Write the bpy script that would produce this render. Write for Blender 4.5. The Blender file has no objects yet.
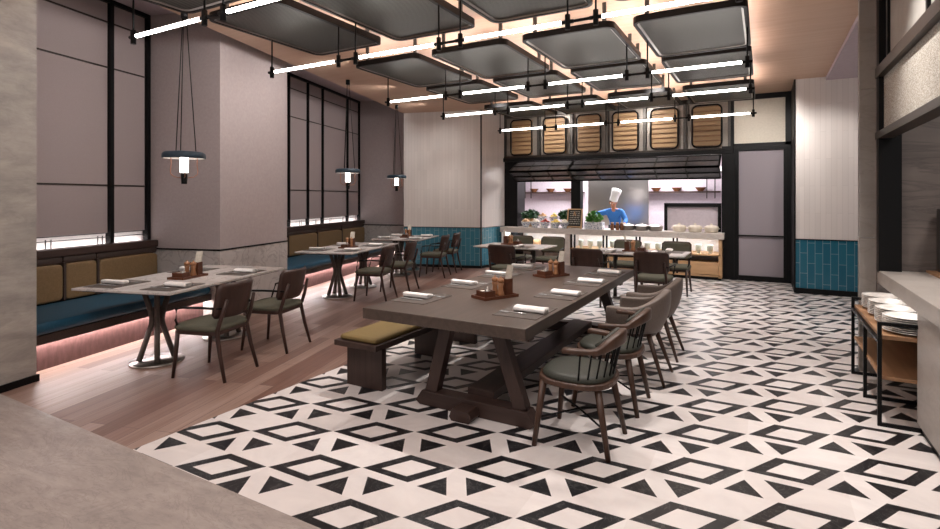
import bpy, math, random
from math import sin, cos, pi, radians, sqrt, atan2
from mathutils import Vector, Matrix
random.seed(7)
S = bpy.context.scene
COL = S.collection

# ---------------------------------------------------------------- camera
CAM_YAW = radians(29.25)          # the hall's long axis (+Y) lies 29 degrees right of the view
FPX, HORIZON, EYE = 523.9, 198.0, 1.6
cam = bpy.data.cameras.new('camera'); camo = bpy.data.objects.new('camera', cam); COL.objects.link(camo)
camo.location = (0, 0, EYE); camo.rotation_euler = (pi/2, 0, CAM_YAW)
cam.sensor_width = 36; cam.lens = FPX/940*36; cam.shift_y = (HORIZON-264.5)/940; cam.clip_start = .05
S.camera = camo

# ---------------------------------------------------------------- world, exposure
S.view_settings.view_transform = 'Standard'; S.view_settings.look = 'None'
S.view_settings.gamma = 1; S.view_settings.use_curve_mapping = False
S.view_settings.exposure = 0.6
w = bpy.data.worlds.new('world'); S.world = w; w.use_nodes = True
w.node_tree.nodes['Background'].inputs[0].default_value = (.93, .88, .90, 1)
w.node_tree.nodes['Background'].inputs[1].default_value = .27

DL = radians(29.25-13.47)         # the window side is turned by this much
def Linv(s, t): return (s*cos(DL)-t*sin(DL), s*sin(DL)+t*cos(DL))

def spot(x, y, z, power, ang=70, blend=.6, col=(1, .94, .90), aim=None, r=.04):  # makes the recessed downlights and also the added fill spots
    l = bpy.data.lights.new('downlight_or_fill', 'SPOT'); l.energy = power; l.spot_size = radians(ang); l.spot_blend = blend
    l.color = col; l.shadow_soft_size = r
    o = bpy.data.objects.new('downlight_or_fill', l); COL.objects.link(o); o.location = (x, y, z)
    if aim: o.rotation_euler = (Vector(aim)-Vector((x, y, z))).to_track_quat('-Z', 'Y').to_euler()
def area(x, y, z, sx, sy, power, col=(1, .95, .93), rot=(0, 0, 0)):
    l = bpy.data.lights.new('area', 'AREA'); l.shape = 'RECTANGLE'; l.size = sx; l.size_y = sy; l.energy = power; l.color = col
    o = bpy.data.objects.new('area_light', l); COL.objects.link(o); o.location = (x, y, z); o.rotation_euler = rot
area(-3.0, 11.56, 2.40, 4.4, .12, 20, (1, .95, .93))            # added fill light hidden behind the folded hatch, brightens the buffet
spot(-4.2, 10.55, 3.5, 45, 100, 1, aim=(-4.2, 11.5, 2.9), r=.1); spot(-2.2, 10.55, 3.5, 45, 100, 1, aim=(-2.2, 11.5, 2.9), r=.1)  # added spots that brighten the wall above the kitchen
spot(-4.3, 8.5, 3.5, 130, 50, 1, aim=(-4.3, 11.4, .95), r=.1); spot(-1.5, 8.5, 3.5, 150, 50, 1, aim=(-1.5, 11.4, .95), r=.1); spot(.1, 9.6, 3.5, 110, 95, 1, aim=(-.3, 11.5, 1.6), r=.1)  # added spots, two for the buffet counter and one for the door
spot(1.7, 4.4, 3.4, 70, 80, .9, aim=(1.35, 4.7, .95)); spot(1.9, 4.6, 3.3, 50, 90, .9, aim=(1.9, 5.95, 1.6))  # added fill inside the niche, for the service counter and its back wall
# kitchen lights, recessed downlights of the hall, and added fills
area(-3.0, 12.9, 2.62, 4.6, 1.0, 220, (1, .96, .98))
area(-2.2, .9, 3.5, 5.0, 1.5, 80, (1, .9, .86))  # added overhead fill for the foreground floor
for s, t, p in ((-3.4, 4.6, 60), (-3.4, 8.2, 60), (-3.3, 10.8, 45)):
    spot(*Linv(s, t), 3.57, p, 80, .8)
for t in (4.4, 5.4, 7.0, 8.8, 10.6):
    q = Linv(-3.5, t); a_ = Linv(-5.9, t+.2); spot(q[0], q[1], 3.57, 60, 125, 1, (1, .95, .93), (a_[0], a_[1], 2.2), .15)  # added wall washers, lift the blinds and plaster on the window side
for x, y, p, ax, ay in ((-3.1, 4.9, 130, -3.05, 3.9), (-2.0, 4.9, 130, -2.0, 4.1), (-2.2, 4.9, 90, -2.1, 5.7), (-.9, 4.9, 100, -.9, 4.2), (.25, 4.6, 90, .3, 4.5), (.25, 6.9, 90, .3, 6.9), (.25, 9.0, 80, .3, 9.0),
                        (-.6, 8.52, 110, -.8, 8.0), (-1.7, 8.52, 90, -1.7, 8.5), (-2.9, 8.52, 80, -2.9, 8.5), (-3.9, 8.52, 90, -3.9, 8.6), (.2, 2.7, 70, .2, 2.7)):
    spot(x, y, 3.57, p, 66, .7, aim=(ax, ay, 0))
spot(.2, 4.6, 3.55, 130, 80, 1, aim=(.93, 4.5, 2.3))  # added spot to brighten the textured pane
q = Linv(-3.5, 10.4); a_ = Linv(-3.5, 11.7); spot(q[0], q[1], 3.57, 45, 110, 1, aim=(a_[0], a_[1], 1.6), r=.2)
spot(.75, 9.2, 3.55, 55, 80, .9, aim=(.9, 10.5, 1.6))
q = Linv(-3.6, 6.3); a_ = Linv(-4.8, 6.6); spot(q[0], q[1], 3.57, 15, 110, 1, aim=(a_[0], a_[1], 2.0), r=.2)

# ---------------------------------------------------------------- node helper
def lin(h):
    if isinstance(h, str):
        h = [int(h[i:i+2], 16)/255 for i in (0, 2, 4)]
        return tuple((c/12.92 if c <= .04045 else ((c+.055)/1.055)**2.4) for c in h)+(1,)
    return tuple(h)[:3]+(1,)
class V:                          # tiny expression wrapper over Math nodes
    def __init__(s, nt, sock): s.nt, s.k = nt, sock
    def op(s, o, *a):
        n = s.nt.nodes.new('ShaderNodeMath'); n.operation = o
        for i, v in enumerate((s,)+a):
            if isinstance(v, V): s.nt.links.new(v.k, n.inputs[i])
            else: n.inputs[i].default_value = v
        return V(s.nt, n.outputs[0])
    def __add__(s, b): return s.op('ADD', b)
    def __sub__(s, b): return s.op('SUBTRACT', b)
    def __mul__(s, b): return s.op('MULTIPLY', b)
    def __gt__(s, b): return s.op('GREATER_THAN', b)
    def __lt__(s, b): return s.op('LESS_THAN', b)
    def floor(s): return s.op('FLOOR')
    def fract(s): return s.op('FRACT')
    def abs(s): return s.op('ABSOLUTE')
    def max(s, b): return s.op('MAXIMUM', b)
    def min(s, b): return s.op('MINIMUM', b)
class M_:
    def __init__(s, name, rough=.5, metal=0, color='808080', spec=.5):
        s.m = bpy.data.materials.new(name); s.m.use_nodes = True; s.nt = s.m.node_tree
        s.b = s.nt.nodes['Principled BSDF']
        s.b.inputs['Roughness'].default_value = rough; s.b.inputs['Metallic'].default_value = metal
        s.b.inputs['Base Color'].default_value = lin(color); s.b.inputs['Specular IOR Level'].default_value = spec
        s.tc = None
    def pos(s, ux=None, uy=None, uz=None, scale=None):
        if not s.tc: s.tc = s.nt.nodes.new('ShaderNodeTexCoord')
        o = s.tc.outputs['Object']
        if ux or scale:
            c = s.nt.nodes.new('ShaderNodeCombineXYZ')
            if scale: ux, uy, uz = (scale[0], 0, 0), (0, scale[1], 0), (0, 0, scale[2])
            for i, u in enumerate((ux, uy, uz)):
                if u:
                    d = s.nt.nodes.new('ShaderNodeVectorMath'); d.operation = 'DOT_PRODUCT'; s.nt.links.new(o, d.inputs[0]); d.inputs[1].default_value = u
                    s.nt.links.new(d.outputs['Value'], c.inputs[i])
            return c.outputs[0]
        return o
    def noise(s, vec, scale, detail=4, rough=.6, dist=0):
        n = s.nt.nodes.new('ShaderNodeTexNoise'); s.nt.links.new(vec, n.inputs['Vector'])
        n.inputs['Scale'].default_value = scale; n.inputs['Detail'].default_value = detail; n.inputs['Roughness'].default_value = rough; n.inputs['Distortion'].default_value = dist
        return n.outputs['Fac']
    def ramp(s, fac, *stops):
        r = s.nt.nodes.new('ShaderNodeValToRGB'); s.nt.links.new(fac.k if isinstance(fac, V) else fac, r.inputs[0])
        e = r.color_ramp.elements
        while len(e) < len(stops): e.new(.5)
        for el, (p, c) in zip(e, stops): el.position = p; el.color = lin(c)
        return r.outputs[0]
    def mix(s, fac, a, b, mode='MIX'):
        n = s.nt.nodes.new('ShaderNodeMix'); n.data_type = 'RGBA'; n.blend_type = mode
        for sock, v in ((n.inputs[0], fac), (n.inputs[6], a), (n.inputs[7], b)):
            if isinstance(v, V): v = v.k
            if isinstance(v, bpy.types.NodeSocket): s.nt.links.new(v, sock)
            elif isinstance(v, (int, float)): sock.default_value = v
            else: sock.default_value = lin(v)
        return n.outputs[2]
    def color(s, sock): s.nt.links.new(sock, s.b.inputs['Base Color']); return s
    def roughs(s, sock): s.nt.links.new(sock.k if isinstance(sock, V) else sock, s.b.inputs['Roughness']); return s
    def bump(s, h, strength=.2, dist=.01):
        n = s.nt.nodes.new('ShaderNodeBump'); n.inputs['Strength'].default_value = strength; n.inputs['Distance'].default_value = dist
        s.nt.links.new(h.k if isinstance(h, V) else h, n.inputs['Height']); s.nt.links.new(n.outputs[0], s.b.inputs['Normal']); return s
    def xyz(s, vec=None):
        n = s.nt.nodes.new('ShaderNodeSeparateXYZ'); s.nt.links.new(vec or s.pos(), n.inputs[0]); return [V(s.nt, o) for o in n.outputs]
    def emit(s, c, k):
        s.b.inputs['Emission Color'].default_value = lin(c); s.b.inputs['Emission Strength'].default_value = k; return s
    def brick(s, vec, c1, c2, mortar, bw, rh, ms, off=.5, bias=0):
        n = s.nt.nodes.new('ShaderNodeTexBrick'); s.nt.links.new(vec, n.inputs['Vector'])
        for k, v in (('Color1', lin(c1)), ('Color2', lin(c2)), ('Mortar', lin(mortar)), ('Scale', 1), ('Mortar Size', ms), ('Mortar Smooth', .1), ('Bias', bias), ('Brick Width', bw), ('Row Height', rh)): n.inputs[k].default_value = v
        n.offset = off
        return n.outputs['Color'], n.outputs['Fac']
def flecked(name, c1, c2, rough=.6, scale=60, stretch=(1, 1, 1), bump=.1, metal=0, spec=.4):
    m = M_(name, rough, metal, c1, spec); n = m.noise(m.pos(scale=stretch), scale, 4)
    m.color(m.ramp(n, (.35, c1), (.65, c2)))
    if bump: m.bump(n, bump, .004)
    return m.m
def wood(name, c1, c2, axis=1, rough=.45, sc=9):
    st = [10, 10, 10]; st[axis] = .7
    m = M_(name, rough, 0, c1, .4); v = m.pos(scale=st); n = m.noise(v, sc/10*1.5, 6, .65, .6)
    m.color(m.ramp(n, (.3, c1), (.7, c2))); m.bump(n, .08, .003); return m.m
def stone(name, c1, c2, vein, rough=.45, sc=1.2, stretch=(1, 1, 2.2), amount=.5):
    m = M_(name, rough, 0, c1, .4); v = m.pos(scale=stretch)
    n = m.noise(v, sc, 9, .66, .3); base = m.ramp(n, (.3, c1), (.7, c2))
    n2 = m.noise(v, sc*1.2, 6, .6, .8); k = (V(m.nt, n2)-.5).abs(); k = (k*-30)+1; k = k.max(0.)
    m.color(m.mix(k*amount, base, vein)); return m.m

# ---------------------------------------------------------------- materials
MT = {}
def tile_floor():
    m = M_('patterned_marble_floor', .28, 0, 'd8d0c8', .45)
    x, y, z = m.xyz()
    a, b = .4963, .5437
    u = (x-.4016)*(1/a); i = u.floor(); lx = (u-i)*a
    ly = ((y-3.196-i*.268)*(1/b)).fract()*b
    wv = lx-(ly-.004)*.59
    def box(v, lo, hi): return (v > lo)*(v < hi)
    outer = box(ly, .001, .267)*box(wv, .008, .335)
    inner = box(ly, .050, .216)*box(wv, .080, .263)
    ring = outer*(inner*-1+1)
    h = (ly-.322)*(1/.16); dn = ((lx-.194).abs() < h*.097)*(h < 1)
    h1 = (ly-.27)*(-1/.16)+1; up1 = (lx < h1*.097)*(h1 < 1)
    ly2 = ((ly-.268)*(1/b)).fract()*b; h2 = (ly2-.27)*(-1/.16)+1
    up2 = ((lx*-1+a) < h2*.097)*(h2 < 1)
    dark = ring.max(dn).max(up1).max(up2)
    # the pale slabs are cut in pieces too: rhombi, bands and triangles differ a little in shade
    n = m.noise(m.pos(scale=(1, 1.6, 1)), 2.2, 8, .62, 1.5)
    light = m.ramp(n, (.25, 'd6cecb'), (.75, 'e7e1dd'))
    i2 = (((y-3.196-i*.268)*(1/b)).floor()*.37+i*.61+inner*.29+(ly > .268)*.43).fract()
    light = m.mix(i2*.22, light, 'b9aaa2')
    nd = m.noise(m.pos(), 5, 8, .6, 2.5); k = ((V(m.nt, nd)-.5).abs()*-45+1).max(0.)
    darkc = m.mix(k*.25, '17171a', '8c8a88')
    m.color(m.mix(dark, light, darkc)); return m.m
MT['tile'] = tile_floor()
def plank_floor():
    m = M_('plank_floor', .42, 0, '9a7568', .4)
    uT = (-sin(DL), cos(DL), 0); uS = (cos(DL), sin(DL), 0)
    v = m.pos(uT, uS, (0, 0, 1)); c, f = m.brick(v, 'a38b7f', '75574c', '5d4540', 1.5, .14, .002, .37)
    n = m.noise(m.pos(tuple(.6*a for a in uT), tuple(14*a for a in uS), (0, 0, 1)), 2, 6, .65, .4)
    g = m.ramp(n, (.3, 'dacdc6'), (.7, 'ffffff')); m.color(m.mix(1., c, g, 'MULTIPLY')); return m.m
MT['planks'] = plank_floor()
def path_floor():
    m = M_('stone_path', .5, 0, '8f8078', .35)
    n = m.noise(m.pos(scale=(1, 2.2, 1)), 1.1, 9, .66, .25); base = m.ramp(n, (.28, '978c85'), (.5, 'ab9f98'), (.72, 'bbb0a9'))
    n2 = m.noise(m.pos(scale=(.7, 1.5, 1)), 3.1, 6, .65, 3); k = ((V(m.nt, n2)-.5).abs()*-38+1).max(0.)
    n3 = m.noise(m.pos(scale=(.8, 2.6, 1)), 7, 8, .7, .2); base = m.mix(.5, base, m.ramp(n3, (.3, 'b0b0b0'), (.7, 'ffffff')), 'MULTIPLY'); m.color(m.mix(k*.3, base, '6a5f5a')); return m.m
MT['path'] = path_floor()
MT['kitchen_floor'] = flecked('kitchen_floor', '6d6866', '7d7876')
MT['plaster'] = flecked('taupe_plaster', 'a99d9b', 'b0a4a2', .8, 30, bump=.03)
MT['plaster_ceiling'] = flecked('ceiling_plaster', 'a89ba0', 'aea1a6', .85, 20, bump=.02)
MT['wood_ceiling'] = wood('ceiling_veneer', 'b8977f', 'c5a68f', 0, .5, 7)
MT['pillar_stone'] = stone('grey_travertine', '8a857f', 'b4ada5', '757069', .5, 2.2, (1, 1, 3.0), .15)
MT['wall_stone'] = stone('grey_stone', '8b847e', '9a938c', '77716b', .5, 1.5, (1, 1, 2.5), .3)
MT['dark_stone'] = stone('dark_veined_stone', '5a524e', '776c66', '4a4340', .45, 1.4, (.6, 1, 3.0), .5)
MT['marble'] = stone('pale_grey_marble', 'aaa39f', 'c6bfba', '8b8480', .35, 3, (1, 1, 1), .6)
MT['table_marble'] = stone('tabletop_marble', 'c0b9b5', 'd6cfca', '948d89', .22, 3.5, (1, 1, 1), .5)
MT['counter_stone'] = stone('counter_limestone', 'b8afa8', 'cbc2ba', '978d86', .4, 2, (1, 1, 2.5), .3)
def wall_tile(name, c1, c2, mort, w_, h_, horiz, rough=.2, ms=.003):
    m = M_(name, rough, 0, c1, .5)
    v = m.pos((0, 0, 1), horiz, (0, 0, 0)); c, f = m.brick(v, c1, c2, mort, h_, w_, ms)
    m.color(c); return m.m
MT['teal_x'] = wall_tile('teal_tile_x', '3a7486', '447f92', '8fa9ae', .107, .34, (1, 0, 0))
MT['teal_shaded'] = wall_tile('teal_tile_shaded', '1d5a70', '246579', '7f99a0', .107, .34, (1, 0, 0))  # same teal tile, weaker light on the right wall put into the colour
MT['teal_y'] = wall_tile('teal_tile_y', '3a7486', '447f92', '8fa9ae', .107, .34, (0, 1, 0))
MT['white_x'] = wall_tile('white_tile_x', 'd3ccc7', 'dad3ce', 'c2bab5', .075, .9, (1, 0, 0), .4, .002)
MT['white_y'] = wall_tile('white_tile_y', 'd3ccc7', 'dad3ce', 'c2bab5', .075, .9, (0, 1, 0), .4, .002)
MT['black'] = flecked('black_metal', '060607', '0b0b0c', .45, 80, bump=.02, spec=.22)
MT['bronze'] = flecked('dark_bronze', '2b221c', '352b24', .45, 60, bump=.02, metal=.2)
MT['gunmetal'] = flecked('grey_metal', '45423f', '55524e', .42, 40, bump=.02, metal=.6)
MT['service_stone'] = stone('service_counter_stone', '958d86', 'aba39c', '7f7771', .35, 2, (1, 1, 2.5), .25)
MT['leg_metal'] = flecked('brown_grey_metal', '4e4640', '5c534d', .45, 40, bump=.02, metal=.3)
MT['smoked'] = flecked('smoked_bronze_panel', '958d85', '9f978e', .35, 20, bump=0, metal=.3)
MT['fabric_panel'] = flecked('window_blind_fabric', '9c8f8e', 'a59897', .85, 220, bump=.15)
MT['cream'] = flecked('cream_panel', 'cbc3b4', 'd4ccbd', .6, 30, bump=.03)
MT['door_fabric'] = flecked('grey_door_panel', '8d858b', '968e94', .7, 150, bump=.1)
def glitter():
    m = M_('textured_glass', .25, 0, 'a09a90', .6); n = m.noise(m.pos(), 130, 3, .7)
    m.color(m.ramp(n, (.35, '8f897f'), (.5, 'c4bdb1'), (.68, 'efe9de'))); m.bump(n, .6, .02); return m.m
MT['glitter'] = glitter()
MT['frost'] = flecked('frosted_glass', '8d8a84', '96938d', .5, 10, bump=0)
MT['mesh'] = None
def mesh_panel():
    m = M_('ribbed_metal_mesh', .42, .6, '5a5a58', .5)
    x, y, z = m.xyz(); r = (y*(1/.024)).fract(); k = (r-.5).abs()*2
    m.color(m.mix(k, '242421', '62615b')); m.bump(k, .5, .004); return m.m
MT['mesh'] = mesh_panel()
MT['led'] = M_('tube_glow', .4, 0, 'ffffff').emit((1, .95, .90), 14).m
MT['led_strip'] = M_('cove_glow', .4, 0, 'ffffff').emit((1, .86, .82), 17).m
MT['led_white'] = M_('strip_glow', .4, 0, 'ffffff').emit((.86, .92, 1), 26).m
MT['led_seat'] = M_('seat_glow', .4, 0, 'ffffff').emit((1, .90, .90), 50).m
MT['led_window'] = M_('sill_glow', .4, 0, 'ffffff').emit((1, .93, .96), 5).m
MT['led_plate'] = M_('undershelf_glow', .4, 0, 'ffffff').emit((1, .95, .92), 2.2).m
MT['bulb'] = M_('bulb_glow', .4, 0, 'ffffff').emit((1, .92, .85), 5).m
MT['dark_wood'] = wood('dark_walnut', '2f211d', '44332d', 1, .42)
MT['dark_wood_x'] = wood('dark_walnut_x', '2f211d', '44332d', 0, .42)
MT['dark_wood_z'] = wood('dark_walnut_z', '2f211d', '42312b', 2, .42)
MT['table_wood'] = wood('table_walnut', '40352f', '54473f', 1, .34, 12)
MT['chair_wood'] = wood('chair_walnut', '30201b', '442f28', 2, .4)
MT['windsor_wood'] = wood('chair_oak', '38251a', '50372a', 2, .42)
MT['olive'] = flecked('olive_fabric', '504e41', '5f5d4f', .85, 180, bump=.2)
MT['green_leather'] = flecked('dark_green_leather', '2f302a', '3a3b33', .5, 90, bump=.05, spec=.25)
MT['taupe_leather'] = flecked('taupe_leather', '5f544d', '6c6059', .45, 90, bump=.06)
MT['mustard'] = flecked('mustard_leather', '765f40', '82694a', .5, 60, bump=.05)
MT['mustard_cushion'] = flecked('mustard_fabric', '6f5c36', '7c683f', .75, 150, bump=.15)
MT['blue_leather'] = flecked('teal_blue_leather', '1f4a60', '25536a', .42, 60, bump=.05)
MT['brown_leather'] = flecked('dark_brown_leather', '3a2e29', '443731', .45, 60, bump=.05)
MT['plinth'] = flecked('rosy_plinth_stone', '4f3633', '604440', .5, 9, stretch=(1, 3, 1), bump=.05)
MT['steel'] = flecked('brushed_steel', 'a09c98', 'b2aeaa', .28, 30, stretch=(1, 1, 12), bump=.02, metal=1)
MT['silver'] = flecked('cutlery_steel', 'd8d8d8', 'e4e4e4', .25, 30, bump=0, metal=.55)
MT['navy'] = flecked('blue_grey_enamel', '2b3c49', '334653', .4, 30, bump=.02)
MT['copper'] = flecked('copper_wire', 'a06a52', 'b0785e', .35, 30, bump=0, metal=.9)
MT['white_paint'] = flecked('white_enamel', 'e8e2dc', 'efe9e4', .4, 30, bump=0)
MT['linen'] = flecked('white_linen', 'e3deda', 'efebe8', .9, 120, bump=.15)
MT['mat'] = flecked('woven_placemat', '48403b', '5d544e', .8, 260, bump=.3)
MT['mat_red'] = wood('caddy_wood', '4f2c1c', '683e2a', 0, .4)
MT['mill'] = wood('mill_beech', '8d6040', 'a57752', 2, .38)
MT['card'] = flecked('menu_card', 'b5ada0', 'c6beb1', .7, 30, bump=0)
MT['oak'] = wood('pale_oak', 'b08a63', 'c39e77', 0, .5)
MT['oak_y'] = wood('pale_oak_y', '8e6a4c', 'a67f5e', 1, .5)
MT['slat'] = wood('slat_oak', 'a3845f', 'b5966f', 0, .5)
MT['porcelain'] = flecked('white_porcelain', 'e6e0d9', 'ede8e2', .22, 20, bump=0)
MT['cream_ware'] = flecked('cream_stoneware', 'd6cab8', 'e2d8c8', .3, 25, bump=0)
def blue_white():
    m = M_('blue_white_porcelain', .2, 0, 'e8e8ea'); n = m.noise(m.pos(), 42, 2, .5, .8)
    m.color(m.ramp(n, (.50, 'e4e4e6'), (.58, '8593ab'), (.66, '4b5d80'))); return m.m
MT['blue_white'] = blue_white()
def leaf(name, a, b):
    m = M_(name, .5, 0, a, .4); n = m.noise(m.pos(), 40, 3); m.color(m.ramp(n, (.35, a), (.65, b))); return m.m
MT['leaf_dark'] = leaf('dark_kale', '163a20', '2b5a31')
MT['leaf_light'] = leaf('bright_herbs', '3f7a2e', '67a548')
MT['glass_green'] = flecked('celadon_glass', 'b4b7a9', 'c2c5b8', .2, 20, bump=0)
MT['slate'] = flecked('chalkboard', '22231f', '2e2f2a', .8, 60, bump=0)
MT['chalk'] = flecked('chalk_mark', 'c9c4b8', 'd5d0c5', .9, 90, bump=0)
MT['kitchen_wall'] = flecked('kitchen_wall', 'c6bbc3', 'cfc4cc', .5, 20, bump=0)
MT['grey_glass'] = flecked('grey_pane', '5a595c', '676669', .18, 15, bump=0)
MT['blue_cloth'] = flecked('blue_chef_cloth', '2a63a8', '3572b8', .8, 120, bump=.1)
MT['white_cloth'] = flecked('white_chef_cloth', 'e8e6e6', 'f2f0f0', .8, 60, bump=.05)
MT['skin'] = flecked('skin', 'a9745a', 'b67f64', .55, 40, bump=0)
MT['black_cloth'] = flecked('black_cloth', '1a1a1e', '232327', .8, 90, bump=.05)
MT['yellow'] = flecked('yellow_fruit', 'd3b451', 'e0c566', .5, 20, bump=0)
MT['tan_food'] = flecked('tan_roots', 'b48a5e', 'c9a67c', .6, 20, bump=0)
MT['white_food'] = flecked('pale_mushrooms', 'd3c8b6', 'e1d8c8', .6, 20, bump=0)
MT['red_food'] = flecked('red_chillies', '93352a', 'b4503d', .5, 20, bump=0)
MT['jar'] = flecked('amber_jar', '6c4630', '8a5d42', .25, 20, bump=0)

# ---------------------------------------------------------------- mesh builder
class MB:
    def __init__(s): s.v, s.f, s.sm = [], [], []
    def add(s, vs, fs, smooth=False, mtx=None):
        b = len(s.v)
        s.v += [tuple(mtx @ Vector(p)) if mtx else tuple(p) for p in vs]
        s.f += [tuple(b+i for i in f) for f in fs]; s.sm += [smooth]*len(fs); return s
    def box(s, x0, x1, y0, y1, z0, z1, mtx=None):
        vs = [(x, y, z) for z in (z0, z1) for y in (y0, y1) for x in (x0, x1)]
        return s.add(vs, [(0, 2, 3, 1), (4, 5, 7, 6), (0, 1, 5, 4), (2, 6, 7, 3), (0, 4, 6, 2), (1, 3, 7, 5)], False, mtx)
    def bar(s, p, q, wx, wy=None, up=(0, 0, 1), wx2=None, wy2=None):      # rectangular bar p->q
        wy = wy or wx; wx2 = wx2 or wx; wy2 = wy2 or wy
        p, q = Vector(p), Vector(q); d = (q-p).normalized(); u = Vector(up)
        if abs(d.dot(u)) > .99: u = Vector((0, 1, 0))
        a = d.cross(u).normalized(); b = a.cross(d)
        vs = [c+a*(i*x/2)+b*(j*y/2) for c, x, y in ((p, wx, wy), (q, wx2, wy2)) for i, j in ((-1, -1), (1, -1), (1, 1), (-1, 1))]
        return s.add(vs, [(0, 3, 2, 1), (4, 5, 6, 7), (0, 1, 5, 4), (1, 2, 6, 5), (2, 3, 7, 6), (3, 0, 4, 7)])
    def cyl(s, p, q, r, r2=None, n=12):
        r2 = r if r2 is None else r2; p, q = Vector(p), Vector(q); d = (q-p).normalized()
        u = Vector((0, 0, 1)) if abs(d.z) < .95 else Vector((0, 1, 0)); a = d.cross(u).normalized(); b = a.cross(d)
        vs = []
        for c, rr in ((p, r), (q, r2)): vs += [c+(a*cos(2*pi*i/n)+b*sin(2*pi*i/n))*rr for i in range(n)]
        s.add(vs, [(i, (i+1) % n, n+(i+1) % n, n+i) for i in range(n)], True)
        k = len(s.v)-2*n; s.f += [tuple(k+i for i in reversed(range(n))), tuple(k+n+i for i in range(n))]; s.sm += [False]*2
        return s
    def tube(s, pts, r, n=8, closed=False, rs=None, wh=None):             # round (or flat: wh) sweep along points
        pts = [Vector(p) for p in pts]; m = len(pts); vs = []
        for i, p in enumerate(pts):
            d = (pts[(i+1) % m]-pts[i-1]) if closed else (pts[min(i+1, m-1)]-pts[max(i-1, 0)])
            d.normalize(); u = Vector((0, 0, 1)) if abs(d.z) < .95 else Vector((0, 1, 0)); a = d.cross(u).normalized(); b = a.cross(d)
            for k in range(n):
                t = 2*pi*(k+.5)/n
                if wh:
                    c, sn = cos(t), sin(t); e = .35; ww, hh = wh[i] if isinstance(wh, list) else wh
                    vs.append(p+a*(math.copysign(abs(c)**e, c)*ww/2)+b*(math.copysign(abs(sn)**e, sn)*hh/2))
                else:
                    rr = rs[i] if rs else r; vs.append(p+(a*cos(t)+b*sin(t))*rr)
        fs = [(i*n+k, i*n+(k+1) % n, ((i+1) % m)*n+(k+1) % n, ((i+1) % m)*n+k) for i in range(m if closed else m-1) for k in range(n)]
        s.add(vs, fs, True)
        if not closed:
            b0 = len(s.v)-m*n; s.f += [tuple(b0+k for k in reversed(range(n))), tuple(b0+(m-1)*n+k for k in range(n))]; s.sm += [False]*2
        return s
    def lathe(s, prof, c=(0, 0, 0), n=20, sx=1, sy=1):
        vs = []; m = len(prof)
        for r, z in prof: vs += [(c[0]+r*sx*cos(2*pi*k/n), c[1]+r*sy*sin(2*pi*k/n), c[2]+z) for k in range(n)]
        fs = [(i*n+k, i*n+(k+1) % n, (i+1)*n+(k+1) % n, (i+1)*n+k) for i in range(m-1) for k in range(n)]
        return s.add(vs, fs, True)
    def pillow(s, c, w, d, h, e1=.35, e2=.25, nu=20, nv=10, mtx=None):     # superellipsoid
        vs = []; sg = lambda v, e: math.copysign(abs(v)**e, v)
        for j in range(nv+1):
            ph = -pi/2+pi*j/nv
            for k in range(nu):
                th = 2*pi*k/nu
                vs.append((c[0]+w/2*sg(cos(ph), e1)*sg(cos(th), e2), c[1]+d/2*sg(cos(ph), e1)*sg(sin(th), e2), c[2]+h/2*sg(sin(ph), e1)))
        fs = [(j*nu+k, j*nu+(k+1) % nu, (j+1)*nu+(k+1) % nu, (j+1)*nu+k) for j in range(nv) for k in range(nu)]
        return s.add(vs, fs, True, mtx)
    def prism(s, poly, z0, z1, mtx=None):
        n = len(poly); vs = [(x, y, z) for z in (z0, z1) for x, y in poly]
        return s.add(vs, [tuple(reversed(range(n))), tuple(range(n, 2*n))]+[(i, (i+1) % n, n+(i+1) % n, n+i) for i in range(n)], False, mtx)
    def build(s, name, mat, parent=None, loc=None, rz=None, bevel=0, label=None, stuff=False):
        me = bpy.data.meshes.new(name); me.from_pydata(s.v, [], s.f); me.polygons.foreach_set('use_smooth', s.sm)
        import bmesh
        bm = bmesh.new(); bm.from_mesh(me); bmesh.ops.remove_doubles(bm, verts=bm.verts, dist=1e-5); bmesh.ops.recalc_face_normals(bm, faces=bm.faces); bm.to_mesh(me); bm.free()
        me.materials.append(MT[mat] if isinstance(mat, str) else mat)
        o = bpy.data.objects.new(name, me); COL.objects.link(o)
        if parent: o.parent = parent
        if loc: o.location = loc
        if rz: o.rotation_euler = (0, 0, rz)
        if bevel:
            b = o.modifiers.new('bevel', 'BEVEL'); b.width = bevel; b.segments = 2; b.limit_method = 'ANGLE'; b.angle_limit = radians(40)
        if label: o['label'] = label
        if stuff: o['kind'] = 'stuff'
        return o
def rrect(x0, x1, y0, y1, r, n=5):
    out = []
    for cx, cy, a in ((x1-r, y0+r, -90), (x1-r, y1-r, 0), (x0+r, y1-r, 90), (x0+r, y0+r, 180)):
        out += [(cx+r*cos(radians(a+90*i/n)), cy+r*sin(radians(a+90*i/n))) for i in range(n+1)]
    return out
def tag(o, label, cat, group=None):
    o['label'] = label; o['category'] = cat
    if group: o['group'] = group
    return o
def under(o, p): o.parent = p; return o
def thing(name, label, cat, loc=(0, 0, 0), rz=0, group=None):
    o = bpy.data.objects.new(name, None); COL.objects.link(o); o.location = loc; o.rotation_euler = (0, 0, rz)
    return tag(o, label, cat, group)
def struct(o): o['kind'] = 'structure'; return o
def sempty(name, loc=(0, 0, 0), rz=0):
    o = bpy.data.objects.new(name, None); COL.objects.link(o); o.location = loc; o.rotation_euler = (0, 0, rz); return struct(o)
KIDS = {}
def kids(o): return [c for c in COL.objects if c.parent == o]
def dup(root, loc, rz, label, group=None):
    if root.name not in KIDS: KIDS[root.name] = [(c, kids(c)) for c in kids(root)]
    r = root.copy(); COL.objects.link(r); r.location = loc; r.rotation_euler = (0, 0, rz); r['label'] = label
    if group: r['group'] = group
    for c, gs in KIDS[root.name]:
        k = c.copy(); COL.objects.link(k); k.parent = r
        for g in gs: d = g.copy(); COL.objects.link(d); d.parent = k
    return r
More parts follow.
